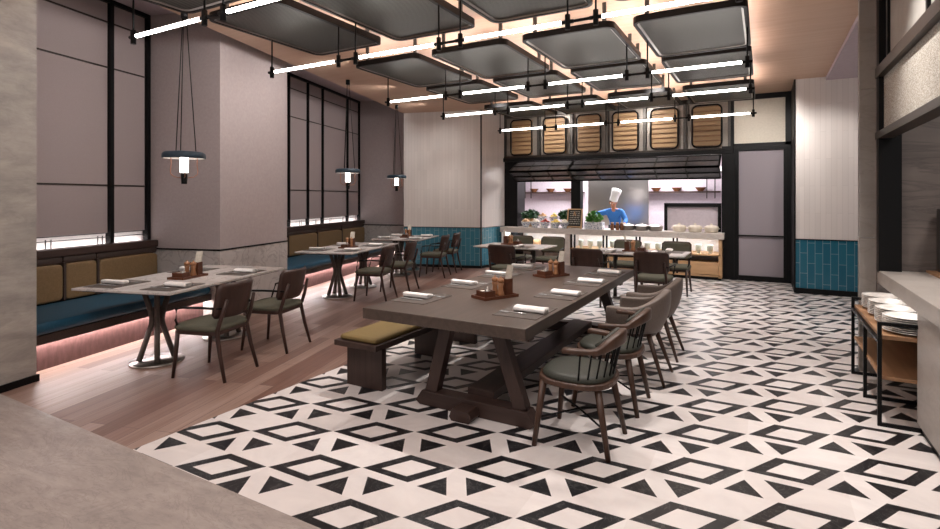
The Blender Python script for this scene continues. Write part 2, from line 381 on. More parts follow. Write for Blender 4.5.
class Proto:                        # first use places the original, later ones copy it with its parts
    def __init__(s, make): s.make, s.o = make, None
    def __call__(s, loc, rz, label, group=None):
        if s.o is None:
            s.o = s.make(); s.o.location = loc; s.o.rotation_euler = (0, 0, rz); s.o['label'] = label
            if group: s.o['group'] = group
            return s.o
        return dup(s.o, loc, rz, label, group)
def P3(s, t, z): a = Linv(s, t); return (a[0], a[1], z)

# ================================================================ THE SETTING
CZ = 3.6
struct(MB().box(-3.5, 3.2, 1.86, 11.75, -.06, 0).build('floor_tile', 'tile'))
struct(MB().box(-10, -3.5, 1.86, 14.5, -.06, 0).build('floor_wood', 'planks'))
struct(MB().box(-9, 4, -4, 1.86, -.06, 0).build('floor_stone', 'path'))
struct(MB().box(-3.5, .4, 11.75, 14.6, -.06, 0).build('floor_kitchen', 'kitchen_floor'))
# ceilings
e0, e1 = Linv(-4.42, 0), Linv(-4.42, 12.9)
struct(MB().prism([(.9, -.4), (.9, 11.56), (-3.6, 11.56), (e1[0]+1.2, 11.6), (e1[0], e1[1]), e0], CZ, CZ+.5).build('ceiling_wood', 'wood_ceiling'))
struct(MB().box(-6.5, -4.43, 0, 12.9, 4.06, 4.16).build('ceiling_left', 'plaster_ceiling', rz=DL))
struct(MB().box(.9, 3.4, 5.9, 10.6, 3.54, 3.7).build('ceiling_right', 'plaster_ceiling'))

# left: stone pillar, alcoves with blinds, taupe pillar, end wall (built in the window side's own axes)
def lstruct(mb, name, mat, **k): return struct(mb.build(name, mat, rz=DL, **k))
lstruct(MB().box(-6.4, -4.75, .8, 3.57, 0, 4.06), 'wall_pillar_stone', 'pillar_stone')
lstruct(MB().box(-6.41, -4.735, .8, 3.585, 0, .06), 'baseboard_pillar_stone', 'black')
lstruct(MB().box(-6.4, -4.75, 5.87, 7.39, .93, 4.06), 'wall_pillar_taupe', 'plaster')
lstruct(MB().box(-6.4, -4.745, 5.865, 7.395, 0, .91), 'wall_pillar_marble_base', 'marble')
lstruct(MB().box(-6.4, -4.738, 5.858, 7.40, .91, .93), 'trim_1', 'black')
lstruct(MB().box(-6.4, -5.99, 3.4, 12.5, 0, 4.06), 'wall_left', 'plaster')
lstruct(MB().box(-6.1, -4.3, 12.35, 12.6, .93, 4.06), 'wall_end', 'plaster')
lstruct(MB().box(-6.1, -4.3, 12.34, 12.6, 0, .91), 'wall_end_marble_base', 'marble')
lstruct(MB().box(-6.1, -4.3, 12.33, 12.6, .91, .93), 'trim_2', 'black')
def window(n, t0, t1, mull, heavy):
    w_ = sempty('window_%d' % n, (0, 0, 0), DL); sw = -5.88
    edges = [t0]+list(mull)+[t1]
    for a, b in zip(edges[:-1], edges[1:]):
        m = MB()
        for z0, z1 in ((1.17, 1.75), (1.76, 3.21), (3.22, 3.77), (3.79, 4.05)): m.box(sw-.03, sw, a+.012, b-.012, z0, z1)
        m.build('blind', 'fabric_panel', w_, bevel=.006)
    MB().box(sw-.05, sw-.032, t0, t1, 1.16, 4.05).build('backing', 'black', w_)
    for t in list(mull)+[t0+.02, t1-.02]:
        wd = .05 if heavy else .022
        MB().box(sw-.03, sw+.05, t-wd/2, t+wd/2, 1.0, 4.06).build('mullion', 'black', w_)
    MB().box(sw-.03, sw+.05, t0, t1, 4.01, 4.06).build('head_frame', 'black', w_)
    for z in (3.77, 3.21, 1.75): MB().box(sw-.01, sw+.012, t0, t1, z, z+.016).build('seam_bar', 'bronze', w_)
    MB().box(-6.0, -5.87, t0, t1, .96, 1.0).build('window_sill', 'white_paint', w_)
    MB().box(-5.945, -5.89, t0+.03, t1-.03, 1.0, 1.012).build('light_strip', 'led_window', w_)
    MB().box(-5.985, -5.975, t0, t1, 1.0, 1.3).build('lit_back_panel', 'white_paint', w_)
window(1, 3.5, 5.86, [5.29], True)
window(2, 7.4, 12.34, [8.5, 9.18, 9.88, 10.49, 11.68], False)

# white and teal tiled corner left of the kitchen
c0 = Linv(-2.53, 11.64)
lstruct(MB().box(-4.39, -2.53, 11.64, 12.0, .93, 3.62), 'wall_white_left', 'white_x')
lstruct(MB().box(-4.39, -2.53, 11.635, 12.0, .06, .915), 'wall_teal_left', 'teal_x')
lstruct(MB().box(-4.395, -2.525, 11.625, 12.0, .915, .93), 'trim_3', 'black')
lstruct(MB().box(-4.395, -2.52, 11.62, 12.0, 0, .06), 'baseboard_left', 'black')
struct(MB().prism([c0, (-5.48, 11.5), (-5.48, 11.9), (-5.9, 11.9)], .93, 3.62).build('wall_white_return', 'white_y'))
struct(MB().prism([(c0[0]+.004, c0[1]), (-5.476, 11.5), (-5.476, 11.9), (-5.9, 11.9)], .06, .915).build('wall_teal_return', 'teal_y'))
struct(MB().prism([(c0[0]+.012, c0[1]-.004), (-5.468, 11.5), (-5.47, 11.9), (-5.9, 11.9)], 0, .06).build('baseboard_return', 'black'))
struct(MB().box(c0[0]-.012, c0[0]+.016, c0[1]-.014, c0[1]+.012, 0, 3.6).build('trim_4', 'gunmetal'))

# right: white and teal wall, stone pillar, pass opening
struct(MB().box(.47, 3.4, 10.4, 10.6, .915, 3.6).build('wall_white_right', 'white_x'))
struct(MB().box(.47, 3.4, 10.395, 10.6, .09, .90).build('wall_teal_right', 'teal_shaded'))
struct(MB().box(.465, 3.4, 10.385, 10.6, .90, .915).build('trim_5', 'black'))
struct(MB().box(.465, 3.4, 10.38, 10.6, 0, .09).build('baseboard_right', 'black'))
struct(MB().box(.452, .475, 10.385, 11.5, 0, 3.6).build('trim_6', 'black'))
struct(MB().box(.475, .62, 10.6, 11.7, 0, 3.6).build('wall_door_return', 'wall_stone'))
pl = MB()
for z0, z1 in ((0, 1.232), (1.238, 2.60), (2.606, 3.6)): pl.box(.775, .9, 6.0, 6.08, z0, z1)
struct(pl.build('wall_pillar_right', 'wall_stone'))
struct(MB().box(.9, 3.2, 5.95, 6.08, .0, 3.6).build('wall_niche', 'dark_stone'))
struct(MB().box(3.0, 3.2, 1.0, 6.0, 0, 3.6).build('wall_niche_side', 'dark_stone'))
pf = sempty('window_3')
MB().box(.9, 1.06, 5.86, 5.95, .93, 3.6).build('jamb', 'black', pf)
MB().box(.885, 1.0, 1.5, 5.95, 2.13, 2.19).build('lower_rail', 'bronze', pf)
MB().box(.885, 1.0, 1.5, 5.95, 2.68, 2.77).build('upper_rail', 'bronze', pf)
MB().box(.935, .95, 1.5, 5.86, 2.19, 2.68).build('textured_pane', 'glitter', pf)
MB().box(.95, .965, 1.5, 5.86, 2.77, 3.6).build('frosted_pane', 'frost', pf)
for y in (5.70, 4.45, 3.2): MB().box(.93, .97, y-.02, y+.02, 2.77, 3.6).build('mullion', 'black', pf)
# service counter on the right
ct = sempty('wall_service_counter')
MB().box(.92, 2.4, 1.0, 4.63, .06, .83).build('counter_body', 'service_stone', ct)
MB().box(.90, 2.4, 1.0, 5.95, .83, .95).build('counter_top', 'service_stone', ct, bevel=.006)
MB().box(1.28, 2.4, 4.63, 5.95, 0, .83).build('niche_back', 'service_stone', ct)
MB().box(.94, 2.4, 1.0, 4.62, 0, .06).build('skirting', 'black', ct)
MB().box(.95, .99, 4.66, 5.9, .818, .83).build('light_strip', 'led_plate', ct)
MB().box(1.24, 2.0, 5.25, 5.945, .95, .968).build('inner_ledge', 'oak_y', ct)
ov = thing('oven', 'dark steel oven standing in the niche behind the service counter', 'oven', (1.63, 5.62, .969))
MB().box(-.33, .33, -.28, .28, 0, .54).build('oven_body', 'gunmetal', ov, bevel=.01)
od = MB().box(-.29, .29, -.295, -.281, .05, .42).build('oven_door', 'black', ov)
MB().cyl((-.24, -.33, .44), (.24, -.33, .44), .012).box(-.24, -.22, -.33, -.28, .43, .45).box(.22, .24, -.33, -.28, .43, .45).build('handle', 'steel', od)

# ---------------------------------------------------------------- kitchen facade
FY = 11.5
struct(MB().box(-5.5, -5.14, FY, 11.95, .0, 2.6).build('wall_kitchen_left', 'black'))
struct(MB().box(-.72, -.5, FY-.05, 11.95, 0, 2.62).build('wall_kitchen_right', 'black'))
struct(MB().box(-3.82, -3.6, FY+.02, FY+.22, .92, 2.45).build('trim_7', 'black'))
struct(MB().box(-5.5, -.5, FY-.06, 11.95, 2.47, 2.56).build('trim_8', 'black', bevel=.01))
struct(MB().box(-5.5, -.55, FY+.1, 11.95, 2.56, 3.6).build('wall_kitchen_upper', 'smoked'))
fr = sempty('trim_9')
for x in (-5.5, -4.6, -3.8, -3.0, -2.2, -1.4, -.58): MB().box(x-.03, x+.03, FY-.02, FY+.1, 2.56, 3.6).build('post', 'gunmetal', fr)
MB().box(-5.5, -.55, FY-.02, FY+.1, 3.52, 3.6).build('head_bar', 'gunmetal', fr)
MB().box(-5.5, -.55, FY-.03, FY+.1, 2.55, 2.60).build('foot_bar', 'bronze', fr)
def louver():
    t = thing('louver_panel', '', 'louver panel')
    MB().tube([(x, 0, z) for x, z in rrect(-.27, .27, .0, .84, .10)], .018, 8, True).build('frame', 'black', t)
    m = MB()
    for i in range(8): m.bar((-.25, .03, .075+i*.099), (.25, .03, .075+i*.099), .024, .068)
    m.build('slats', 'slat', t)
    MB().box(-.265, .265, .065, .075, .01, .83).build('back_board', 'oak_y', t)
    return t
LP = Proto(louver); nth = ['first', 'second', 'third', 'fourth', 'fifth', 'sixth', 'seventh', 'eighth', 'ninth']
for i, x in enumerate((-5.03, -4.2, -3.4, -2.6, -1.8, -.99)):
    LP((x, FY-.03, 2.62), 0, 'wood slatted panel in rounded black frame above the kitchen, %s from the white tiled wall' % nth[i], 'slatted panels above the kitchen')
# folded-up glazed hatch, two leaves
def hatch(n, x0, x1, cells):
    w_ = sempty('window_%d' % n)
    A, B, C_ = (FY-.02, 2.44), (FY-.50, 2.20), (FY-.04, 2.0)
    for (p, q2) in ((A, B), (B, C_)):
        MB().add([(x0, p[0], p[1]), (x1, p[0], p[1]), (x1, q2[0], q2[1]), (x0, q2[0], q2[1]), (x0, p[0], p[1]+.012), (x1, p[0], p[1]+.012), (x1, q2[0], q2[1]+.012), (x0, q2[0], q2[1]+.012)],
                 [(0, 3, 2, 1), (4, 5, 6, 7), (0, 1, 5, 4), (1, 2, 6, 5), (2, 3, 7, 6), (3, 0, 4, 7)]).build('pane', 'grey_glass', w_)
        for k in range(cells+1):
            x = x0+(x1-x0)*k/cells; MB().bar((x, p[0], p[1]), (x, q2[0], q2[1]), .03, .035).build('glazing_bar', 'black', w_)
        for (yy, zz) in (p, q2, ((p[0]+q2[0])/2, (p[1]+q2[1])/2)): MB().bar((x0, yy, zz), (x1, yy, zz), .04, .045).build('rail', 'black', w_)
    MB().cyl((x0+.05, FY-.30, 2.20), (x1-.05, FY-.30, 2.20), .015).build('closing_rod', 'gunmetal', w_)
hatch(4, -5.12, -3.74, 3); hatch(5, -3.70, -.74, 5)
# door and panel over it
d = sempty('door_1', (0, FY, 0))
MB().box(-.5, -.42, -.04, .1, 0, 2.6).box(.33, .41, -.04, .1, 0, 2.6).box(-.42, .33, -.04, .1, 2.52, 2.6).box(-.42, .33, -.04, .1, 0, .1).box(-.42, .33, -.04, .1, .86, .885).build('door_frame', 'black', d, bevel=.004)
MB().box(-.42, .33, .0, .05, .1, .86).build('lower_panel', 'door_fabric', d)
MB().box(-.42, .33, .0, .05, .885, 2.52).build('upper_panel', 'door_fabric', d)
MB().box(-.445, -.425, -.09, -.065, .9, 2.2).box(-.44, -.43, -.07, -.04, .95, .98).box(-.44, -.43, -.07, -.04, 2.1, 2.13).build('handle', 'black', d)
struct(MB().box(-.5, .36, FY+.0, FY+.1, 2.66, 3.5).build('wall_over_door', 'cream'))
struct(MB().box(-.52, .47, FY-.03, FY+.1, 2.6, 2.66).box(-.56, -.5, FY-.03, FY+.1, 2.6, 3.6).box(.36, .47, FY-.03, FY+.1, 0, 3.6).box(-.5, .36, FY-.03, FY+.1, 3.5, 3.6).build('trim_10', 'black'))
struct(MB().box(-.6, .5, FY+.1, FY+.4, 0, 3.6).build('wall_behind_door', 'wall_stone'))
# kitchen room
struct(MB().box(-7.2, .6, 14.2, 14.4, 0, 2.8).build('wall_kitchen_back', 'kitchen_wall'))
struct(MB().box(-7.3, -7.2, 11.9, 14.4, 0, 2.8).build('wall_kitchen_side', 'kitchen_wall'))
struct(MB().box(.4, .6, 11.9, 14.4, 0, 2.8).build('wall_kitchen_far_side', 'kitchen_wall'))
struct(MB().box(-7.3, .6, 11.9, 14.4, 2.7, 2.8).build('ceiling_kitchen', 'kitchen_wall'))
struct(MB().box(-3.95, -2.45, 13.3, 13.36, .9, 2.3).build('wall_steel_splashback', 'steel'))

# buffet counter under the hatch
bc = thing('buffet_counter', 'long pale stone counter with lit open shelves in front of the kitchen', 'counter', (0, 0, 0))
CY0, CY1 = 11.18, 11.9
MB().box(-5.45, -.66, CY0, CY1, .82, .915).box(-5.45, -.66, CY0, CY0+.04, .797, .82).build('countertop', 'counter_stone', bc, bevel=.006)
MB().box(-5.42, -5.32, CY0+.03, CY1, 0, .82).build('end_panel', 'white_paint', bc)
MB().box(-3.86, -3.74, CY0+.03, CY1, 0, .82).build('divider', 'counter_stone', bc)
MB().box(-5.32, -.72, CY1-.04, CY1, .04, .82).build('back_panel', 'white_paint', bc)
MB().box(-3.74, -.72, CY0+.04, CY1-.04, .47, .50).build('shelf', 'oak', bc)
MB().box(-3.74, -.72, CY0+.04, CY1-.04, .06, .09).build('shelf', 'oak', bc)
MB().box(-5.32, -3.86, CY0+.04, CY1-.04, .40, .43).build('shelf', 'oak', bc)
MB().box(-3.74, -.72, CY0+.06, CY1-.04, 0, .06).build('skirting', 'black', bc)
for x in (-3.68, -2.97, -2.28, -1.55): MB().box(x-.05, x-.02, CY0+.04, CY0+.10, .09, .82).box(x+.02, x+.05, CY0+.04, CY0+.10, .09, .82).build('upright', 'black', bc)
MB().box(-.76, -.70, CY0+.04, CY1, .04, .82).build('end_panel', 'oak', bc)
for x0, x1 in ((-3.62, -3.02), (-2.92, -2.33), (-2.23, -1.60), (-1.50, -.77)):
    dr = MB().box(x0, x1, CY0+.05, CY0+.4, .10, .34).build('drawer', 'oak', bc, bevel=.004)
MB().box(-3.7, -.76, CY0+.08, CY0+.13, .805, .82).build('light_strip', 'led_white', bc)
MB().box(-5.3, -3.9, CY0+.08, CY0+.13, .805, .82).build('light_strip', 'led_white', bc)

# ================================================================ CEILING PANELS AND TUBE LIGHTS
ROWY = ((1.5, 2.97), (3.13, 4.6), (5.2, 6.7), (6.83, 8.25), (8.8, 10.25))
COLX = (-4.66, -3.48, -2.30, -1.12)
def cpanel():
    t = thing('ceiling_panel', '', 'ceiling panel')
    W, D = 1.0, 1.47; m = MB()
    o = rrect(0, W, 0, D, .10); i_ = rrect(.035, W-.035, .035, D-.035, .075); n = len(o)
    vs = [(x, y, z) for z in (0, .065) for x, y in o]+[(x, y, z) for z in (0, .065) for x, y in i_]
    fs = []
    for k in range(n):
        j = (k+1) % n
        fs += [(k, j, n+j, n+k), (2*n+k, 3*n+k, 3*n+j, 2*n+j), (k, 2*n+k, 2*n+j, j), (n+k, n+j, 3*n+j, 3*n+k)]
    m.add(vs, fs); m.build('frame', 'black', t)
    MB().prism(i_, .018, .03).build('mesh_sheet', 'mesh', t)
    i2 = rrect(.036, W-.036, .036, D-.036, .074); i3 = rrect(.055, W-.055, .055, D-.055, .06); n = len(i2)
    MB().add([(x, y, .006) for x, y in i2]+[(x, y, .016) for x, y in i3], [(k, (k+1) % n, n+(k+1) % n, n+k) for k in range(n)]).build('inner_bead', 'steel', t)
    s_ = MB()
    s_.box(.05, .09, .12, D-.12, .032, .046).box(W-.09, W-.05, .12, D-.12, .032, .046).box(.15, W-.15, .05, .09, .032, .046).box(.15, W-.15, D-.09, D-.05, .032, .046)
    s_.build('cove_light', 'led_strip', t)
    for x, y in ((.12, .15), (W-.12, .15), (.12, D-.15), (W-.12, D-.15)): MB().box(x-.02, x+.02, y-.01, y+.01, .065, .30).build('hanger', 'gunmetal', t)
    return t
CP = Proto(cpanel)
rown = ('row nearest the entrance', 'second row from the entrance', 'middle row', 'fourth row from the entrance', 'row nearest the kitchen')
coln = ('leftmost', 'second from left', 'third from left', 'rightmost')
for r, (y0, y1) in enumerate(ROWY):
    for c, x in enumerate(COLX):
        if r == 0 and c > 2: continue
        CP((x, y0, 3.30), 0, 'ribbed dark mesh ceiling panel with black frame, %s in the %s' % (coln[c], rown[r]), 'suspended ceiling panels')
def tuberow():
    t = thing('tube_light', '', 'tube light'); Z = 0
    for c, x in enumerate(COLX):
        a, b = x+.02, x+.98
        MB().cyl((a+.05, 0, Z), (b-.05, 0, Z), .015, n=14).build('glowing_tube', 'led', t); gt = kids(t)[-1]
        for e in (a, b):
            MB().cyl((e, 0, Z-.06), (e, 0, Z+.055), .021, n=12).build('socket', 'black', t)
            MB().cyl((e-.048, 0, Z), (e+.048, 0, Z), .0155, n=12).build('end_cap', 'black', gt)
            MB().cyl((e, 0, Z+.05), (e, 0, .34), .008, n=8).build('rod', 'black', t)
        if c: MB().cyl((COLX[c-1]+.98, 0, Z), (a, 0, Z), .012, n=8).build('link_bar', 'black', t)
    return t
TR = Proto(tuberow)
for r, y in enumerate((2.47, 3.9, 5.91, 7.38, 9.53)):
    TR((0, y, 2.96), 0, 'row of glowing tubes hung under the %s of ceiling panels' % rown[r], 'tube light rows')

# ================================================================ PENDANT LAMPS
def pendant():
    t = thing('pendant_lamp', '', 'lamp')
    top = 1.58
    m = MB(); n = 36; prof = ((.03, .07), (.12, .078), (.19, .07), (.21, .05), (.212, .012), (.205, 0))
    vs = []
    for r, z in prof: vs += [((r*(1+.02*cos(6*a)))*cos(a), (r*(1+.02*cos(6*a)))*sin(a), z) for a in [2*pi*k/n for k in range(n)]]
    m.add(vs, [(i*n+k, i*n+(k+1) % n, (i+1)*n+(k+1) % n, (i+1)*n+k) for i in range(len(prof)-1) for k in range(n)], True)
    sh = m.build('lamp_shade', 'navy', t)
    MB().lathe(((.0, .03), (.17, .03), (.2, .004)), n=36).build('shade_lining', 'white_paint', sh)
    MB().lathe(((0, -.15), (.038, -.15), (.041, -.14), (.041, .028), (0, .028)), n=20).build('bulb', 'bulb', t); bu = kids(t)[-1]
    MB().lathe(((0, -.27), (.027, -.27), (.029, -.26), (.034, -.15), (0, -.15)), n=16).build('socket', 'black', bu)
    for k in range(4):
        a = pi/4+k*pi/2; pts = [(r*cos(a), r*sin(a), z) for r, z in ((.125, .01), (.122, -.06), (.13, -.13), (.125, -.165), (.09, -.195), (.028, -.205))]
        MB().tube(pts, .004, 6).build('cage_wire', 'copper', t)
    for k in range(3):
        a = pi/6+k*2*pi/3; MB().cyl((.115*cos(a), .115*sin(a), .05), (.02*cos(a), .02*sin(a), top-.06), .005, n=6).build('cord', 'black', t)
    MB().cyl((0, 0, top-.08), (0, 0, top), .035).build('canopy', 'black', t)
    return t
PD = Proto(pendant)
for s, t, lab in ((-4.28, 4.74, 'blue-grey saucer pendant lamp over the marble table nearest the stone pillar'), (-4.08, 8.15, 'blue-grey saucer pendant lamp over the middle marble table, before the second window'), (-4.16, 10.59, 'blue-grey saucer pendant lamp over the table beside the teal tiled wall')):
    PD(P3(s, t, 2.02), DL, lab, 'saucer pendant lamps')
    spot(*Linv(s, t), 1.7, 12, 130, .8)

# ================================================================ BANQUETTES
def banquette(label, t0, t1, back, n):
    t = thing('banquette', label, 'banquette', (0, 0, 0), DL)
    MB().box(-5.86, -5.0, t0, t1, 0, .27).build('plinth', 'plinth', t)
    MB().box(-5.86, -4.87, t0, t1, .27, .35).build('seat_base', 'brown_leather', t)
    MB().box(-4.975, -4.945, t0, t1, .263, .27).build('light_strip', 'led_seat', t)
    MB().pillow((-5.295, (t0+t1)/2, .41), .87, t1-t0-.01, .115, .22, .05, 40, 8).build('seat_cushion', 'blue_leather', t)
    MB().box(-5.87, -5.79, t0, t1, .35, .97).build('back_board', 'brown_leather', t)
    for i, (a, b) in enumerate(zip(back[:-1], back[1:])):
        c, w_ = (a+b)/2, b-a
        MB().pillow((-5.755, c, .675), .13, w_-.035, .40, .2, .12, 32, 12).build('back_cushion', 'mustard', t)
        MB().pillow((-5.77, c, .915), .11, w_-.01, .085, .3, .1, 32, 10).build('bolster', 'brown_leather', t)
        if i: MB().box(-5.80, -5.69, c-w_/2-.014, c-w_/2+.014, .47, .89).build('strap', 'brown_leather', t)
    MB().box(-5.87, -5.70, t0, t1, .955, 1.04).build('top_rail', 'dark_wood', t, bevel=.008)
    MB().cyl((-5.85, t0+.02, 1.12), (-5.85, t1-.02, 1.12), .005, n=6).build('guard_wire', 'gunmetal', t)
    for i in range(max(2, int((t1-t0)/.62))):
        a = t0+.32+i*.62
        if a < t1-.1:
            MB().cyl((-5.85, a-.03, 1.04), (-5.85, a-.03, 1.14), .006, n=6).cyl((-5.85, a+.03, 1.04), (-5.85, a+.03, 1.14), .006, n=6).build('wire_post', 'gunmetal', t)
banquette('banquette with blue seat and mustard back between stone pillar and taupe pillar', 3.58, 5.86, (3.58, 4.0, 4.58, 4.98, 5.86), 4)
banquette('banquette with blue seat and mustard back behind the middle marble table', 7.40, 12.33, (7.40, 7.85, 8.92, 10.0, 11.1, 12.33), 5)

# ================================================================ MARBLE TABLES AND CHAIRS (window side)
def hourglass(m_parent, x, y, top):
    MB().lathe(((0, 0), (.235, 0), (.24, .008), (.235, .018), (.06, .03), (0, .032)), (x, y, 0), 36).build('base_plate', 'steel', m_parent)
    for k in range(4):
        a = pi/4+k*pi/2; ca, sa = cos(a), sin(a)
        pts = [(x+r*ca, y+r*sa, z) for r, z in ((.15, .025), (.09, .22), (.045, .37), (.04, .43), (.07, .56), (.115, top))]
        MB().tube(pts, .02, 8, wh=(.05, .03)).build('leg', 'leg_metal', m_parent)
def marble_table(label, s0, s1, t0, t1, bases):
    c = ((s0+s1)/2, (t0+t1)/2)
    t = thing('marble_table', label, 'table', P3(c[0], c[1], 0), DL, 'marble tables along the banquettes')
    MB().box(s0-c[0], s1-c[0], t0-c[1], t1-c[1], .728, .75).build('tabletop', 'table_marble', t, bevel=.004)
    MB().box(s0-c[0]+.06, s1-c[0]-.06, t0-c[1]+.06, t1-c[1]-.06, .71, .728).build('under_frame', 'gunmetal', t)
    for b in bases: hourglass(t, b[0]-c[0], b[1]-c[1], .712)
marble_table('grey marble table between the stone pillar and the taupe pillar', -4.80, -3.69, 3.92, 5.72, ((-4.18, 4.28), (-4.18, 5.25)))
marble_table('grey marble table in the middle, before the second window', -4.62, -3.62, 7.40, 9.30, ((-4.08, 7.78), (-4.08, 8.75)))
marble_table('grey marble table in the corner by the teal tiled wall', -4.52, -3.45, 10.05, 11.40, ((-4.0, 10.3), (-4.0, 11.0)))

def curved_panel(w_, z0, z1, y, bow, lean, th, nx=14, nz=8, rc=.25):   # bowed plate, rounded corners, faces +-y
    m = MB(); vs = []
    for side in (0, 1):
        for j in range(nz+1):
            v = j/nz; hw = w_/2
            e = max(0, (abs(v-.5)*2-(1-rc))/rc); hw *= 1-.16*(1-sqrt(max(0, 1-e*e)))
            for i in range(nx+1):
                u = -1+2*i/nx; x = u*hw
                vs.append((x, y-bow*u*u+lean*(v)+(th if side else 0), z0+(z1-z0)*v))
    n = (nx+1)*(nz+1); fs = []
    for j in range(nz):
        for i in range(nx):
            a = j*(nx+1)+i; fs += [(a, a+1, a+nx+2, a+nx+1), (n+a, n+a+nx+1, n+a+nx+2, n+a+1)]
    ring = [i for i in range(nx+1)]+[j*(nx+1)+nx for j in range(1, nz+1)]+[nz*(nx+1)+i for i in range(nx-1, -1, -1)]+[j*(nx+1) for j in range(nz-1, 0, -1)]
    for k in range(len(ring)):
        a, b = ring[k], ring[(k+1) % len(ring)]; fs.append((a, n+a, n+b, b))
    m.add(vs, fs, True); return m
def dining_chair():                 # faces -y; back at +y
    t = thing('dining_chair', '', 'chair')
    MB().pillow((0, -.01, .452), .50, .48, .07, .5, .35, 28, 8).build('seat', 'olive', t)
    MB().tube([(x, y, .415) for x, y in rrect(-.22, .22, -.22, .20, .06)], .02, 8, True, wh=(.03, .04)).build('seat_frame', 'chair_wood', t)
    for sx in (-1, 1):
        MB().tube([(sx*.225, -.235, 0), (sx*.215, -.215, .2), (sx*.205, -.20, .42)], .02, 10, rs=[.013, .017, .021]).build('leg', 'chair_wood', t)
        MB().tube([(sx*.225, .30, 0), (sx*.21, .24, .22), (sx*.20, .20, .42), (sx*.20, .245, .55), (sx*.185, .29, .71)], .02, 10, rs=[.014, .018, .021, .018, .015]).build('leg', 'chair_wood', t)
        MB().tube([(sx*.205, -.19, .42), (sx*.245, -.185, .52), (sx*.265, -.16, .625), (sx*.27, -.10, .64), (sx*.265, .05, .645), (sx*.24, .19, .64), (sx*.19, .24, .63)], .011, 8).build('armrest', 'black', t)
    curved_panel(.48, .54, .85, .245, .075, .065, .018).build('backrest', 'chair_wood', t)
    curved_panel(.44, .56, .83, .231, .065, .06, .016).build('back_pad', 'olive', t)
    return t
DC = Proto(dining_chair)
RZL = DL-pi/2                       # seated facing the banquette
for s, t, lab in ((-3.42, 4.14, 'dark wooden armchair with olive seat at the nearest marble table, closest to the stone pillar'), (-3.38, 5.02, 'dark wooden armchair with olive seat at the nearest marble table, by the taupe pillar'),
                  (-3.40, 7.70, 'dark wooden armchair with olive seat at the middle marble table, its nearer chair'), (-3.33, 8.55, 'dark wooden armchair with olive seat at the middle marble table, its farther chair'),
                  (-3.22, 10.26, 'dark wooden armchair at the corner marble table, its nearer chair before teal tiles'), (-3.18, 11.02, 'dark wooden armchair at the corner marble table, its farther chair against teal tiles')):
    DC(P3(s, t, 0), RZL, lab, 'dark wooden armchairs')

# kitchen-side tables
def kitchen_table(label, x0, x1, y0, y1):
    cx, cy = (x0+x1)/2, (y0+y1)/2
    t = thing('bistro_table', label, 'table', (cx, cy, 0), 0, 'bistro tables before the kitchen')
    MB().box(x0-cx, x1-cx, y0-cy, y1-cy, .728, .75).build('tabletop', 'table_marble', t, bevel=.004)
    MB().box(x0-cx+.06, x1-cx-.06, y0-cy+.06, y1-cy-.06, .712, .728).build('under_frame', 'gunmetal', t)
    for sx in (-1, 1):
        MB().lathe(((0, 0), (.2, 0), (.2, .012), (.04, .02), (0, .02)), (sx*(x1-x0)*.28, 0, 0), 28).build('base_plate', 'steel', t)
        MB().cyl((sx*(x1-x0)*.28, 0, .02), (sx*(x1-x0)*.28, 0, .712), .03).build('pedestal', 'gunmetal', t)
kitchen_table('marble bistro table in front of the casserole end of the kitchen counter', -2.4, -1.0, 8.12, 8.95)
kitchen_table('marble bistro table in front of the bowls at the white tiled end of the counter', -4.5, -3.24, 8.15, 9.0)
for x, y, rz, lab in ((-1.38, 7.9, pi, 'brown-backed wooden chair at the bistro table by the tub chairs, right of its pair'), (-2.3, 7.9, pi, 'brown-backed wooden chair at the casserole-side bistro table, left of its pair'),
                      (-3.69, 7.85, pi, 'brown-backed wooden chair at the bistro table nearest the white tiled wall'),
                      (-1.30, 9.35, 0, 'green-padded wooden armchair facing the hall at bistro table below the casseroles'), (-2.12, 9.35, 0, 'green-padded wooden armchair facing the hall, below the chef'),
                      (-3.55, 9.40, 0, 'green-padded wooden armchair facing the hall, below the vegetable bowls'), (-4.2, 9.40, 0, 'green-padded wooden armchair facing the hall, nearest the white tiled wall')):
    DC((x, y, 0), rz, lab, 'dark wooden armchairs')

# ================================================================ THE LONG TABLE
TX0, TX1, TY0, TY1 = -2.71, -1.345, 3.135, 6.38; TC = ((TX0+TX1)/2, (TY0+TY1)/2)
lt = thing('communal_table', 'long dark walnut communal table on trestle legs over patterned tiles', 'table', (TC[0], TC[1], 0))
hx, hy = (TX1-TX0)/2, (TY1-TY0)/2
MB().box(-hx, hx, -hy, hy, .668, .75).build('tabletop', 'table_wood', lt, bevel=.004)
for sy in (-1, 1):
    yy = sy*(hy-.28); cx = .16
    MB().bar((cx-.37, yy, .11), (cx-.225, yy, .67), .10, .085, (0, 1, 0)).build('leg', 'dark_wood_z', lt, bevel=.004)
    MB().bar((cx+.38, yy, .11), (cx+.185, yy, .67), .10, .085, (0, 1, 0)).build('leg', 'dark_wood_z', lt, bevel=.004)
    MB().prism([(cx-.46, .0), (cx+.46, .0), (cx+.50, .03), (cx+.44, .115), (cx-.44, .115), (cx-.50, .03)], -.06, .06, Matrix.Translation((0, yy, 0)) @ Matrix.Rotation(pi/2, 4, 'X')).build('foot_beam', 'dark_wood_x', lt, bevel=.006)
    MB().prism([(cx-.09, 0), (cx+.05, 0), (cx+.07, .03), (cx+.05, .085), (cx-.09, .085), (cx-.11, .03)], -.07, .07, Matrix.Translation((0, yy+sy*.13, 0)) @ Matrix.Rotation(pi/2, 4, 'X')).build('foot_block', 'dark_wood_x', lt, bevel=.006)
    MB().box(cx-.45, cx+.45, yy-.045, yy+.045, .60, .668).build('cross_rail', 'dark_wood_x', lt)
MB().box(cx-.10, cx+.12, -(hy-.28)+.062, hy-.28-.062, .09, .16).build('stretcher', 'dark_wood', lt, bevel=.004)

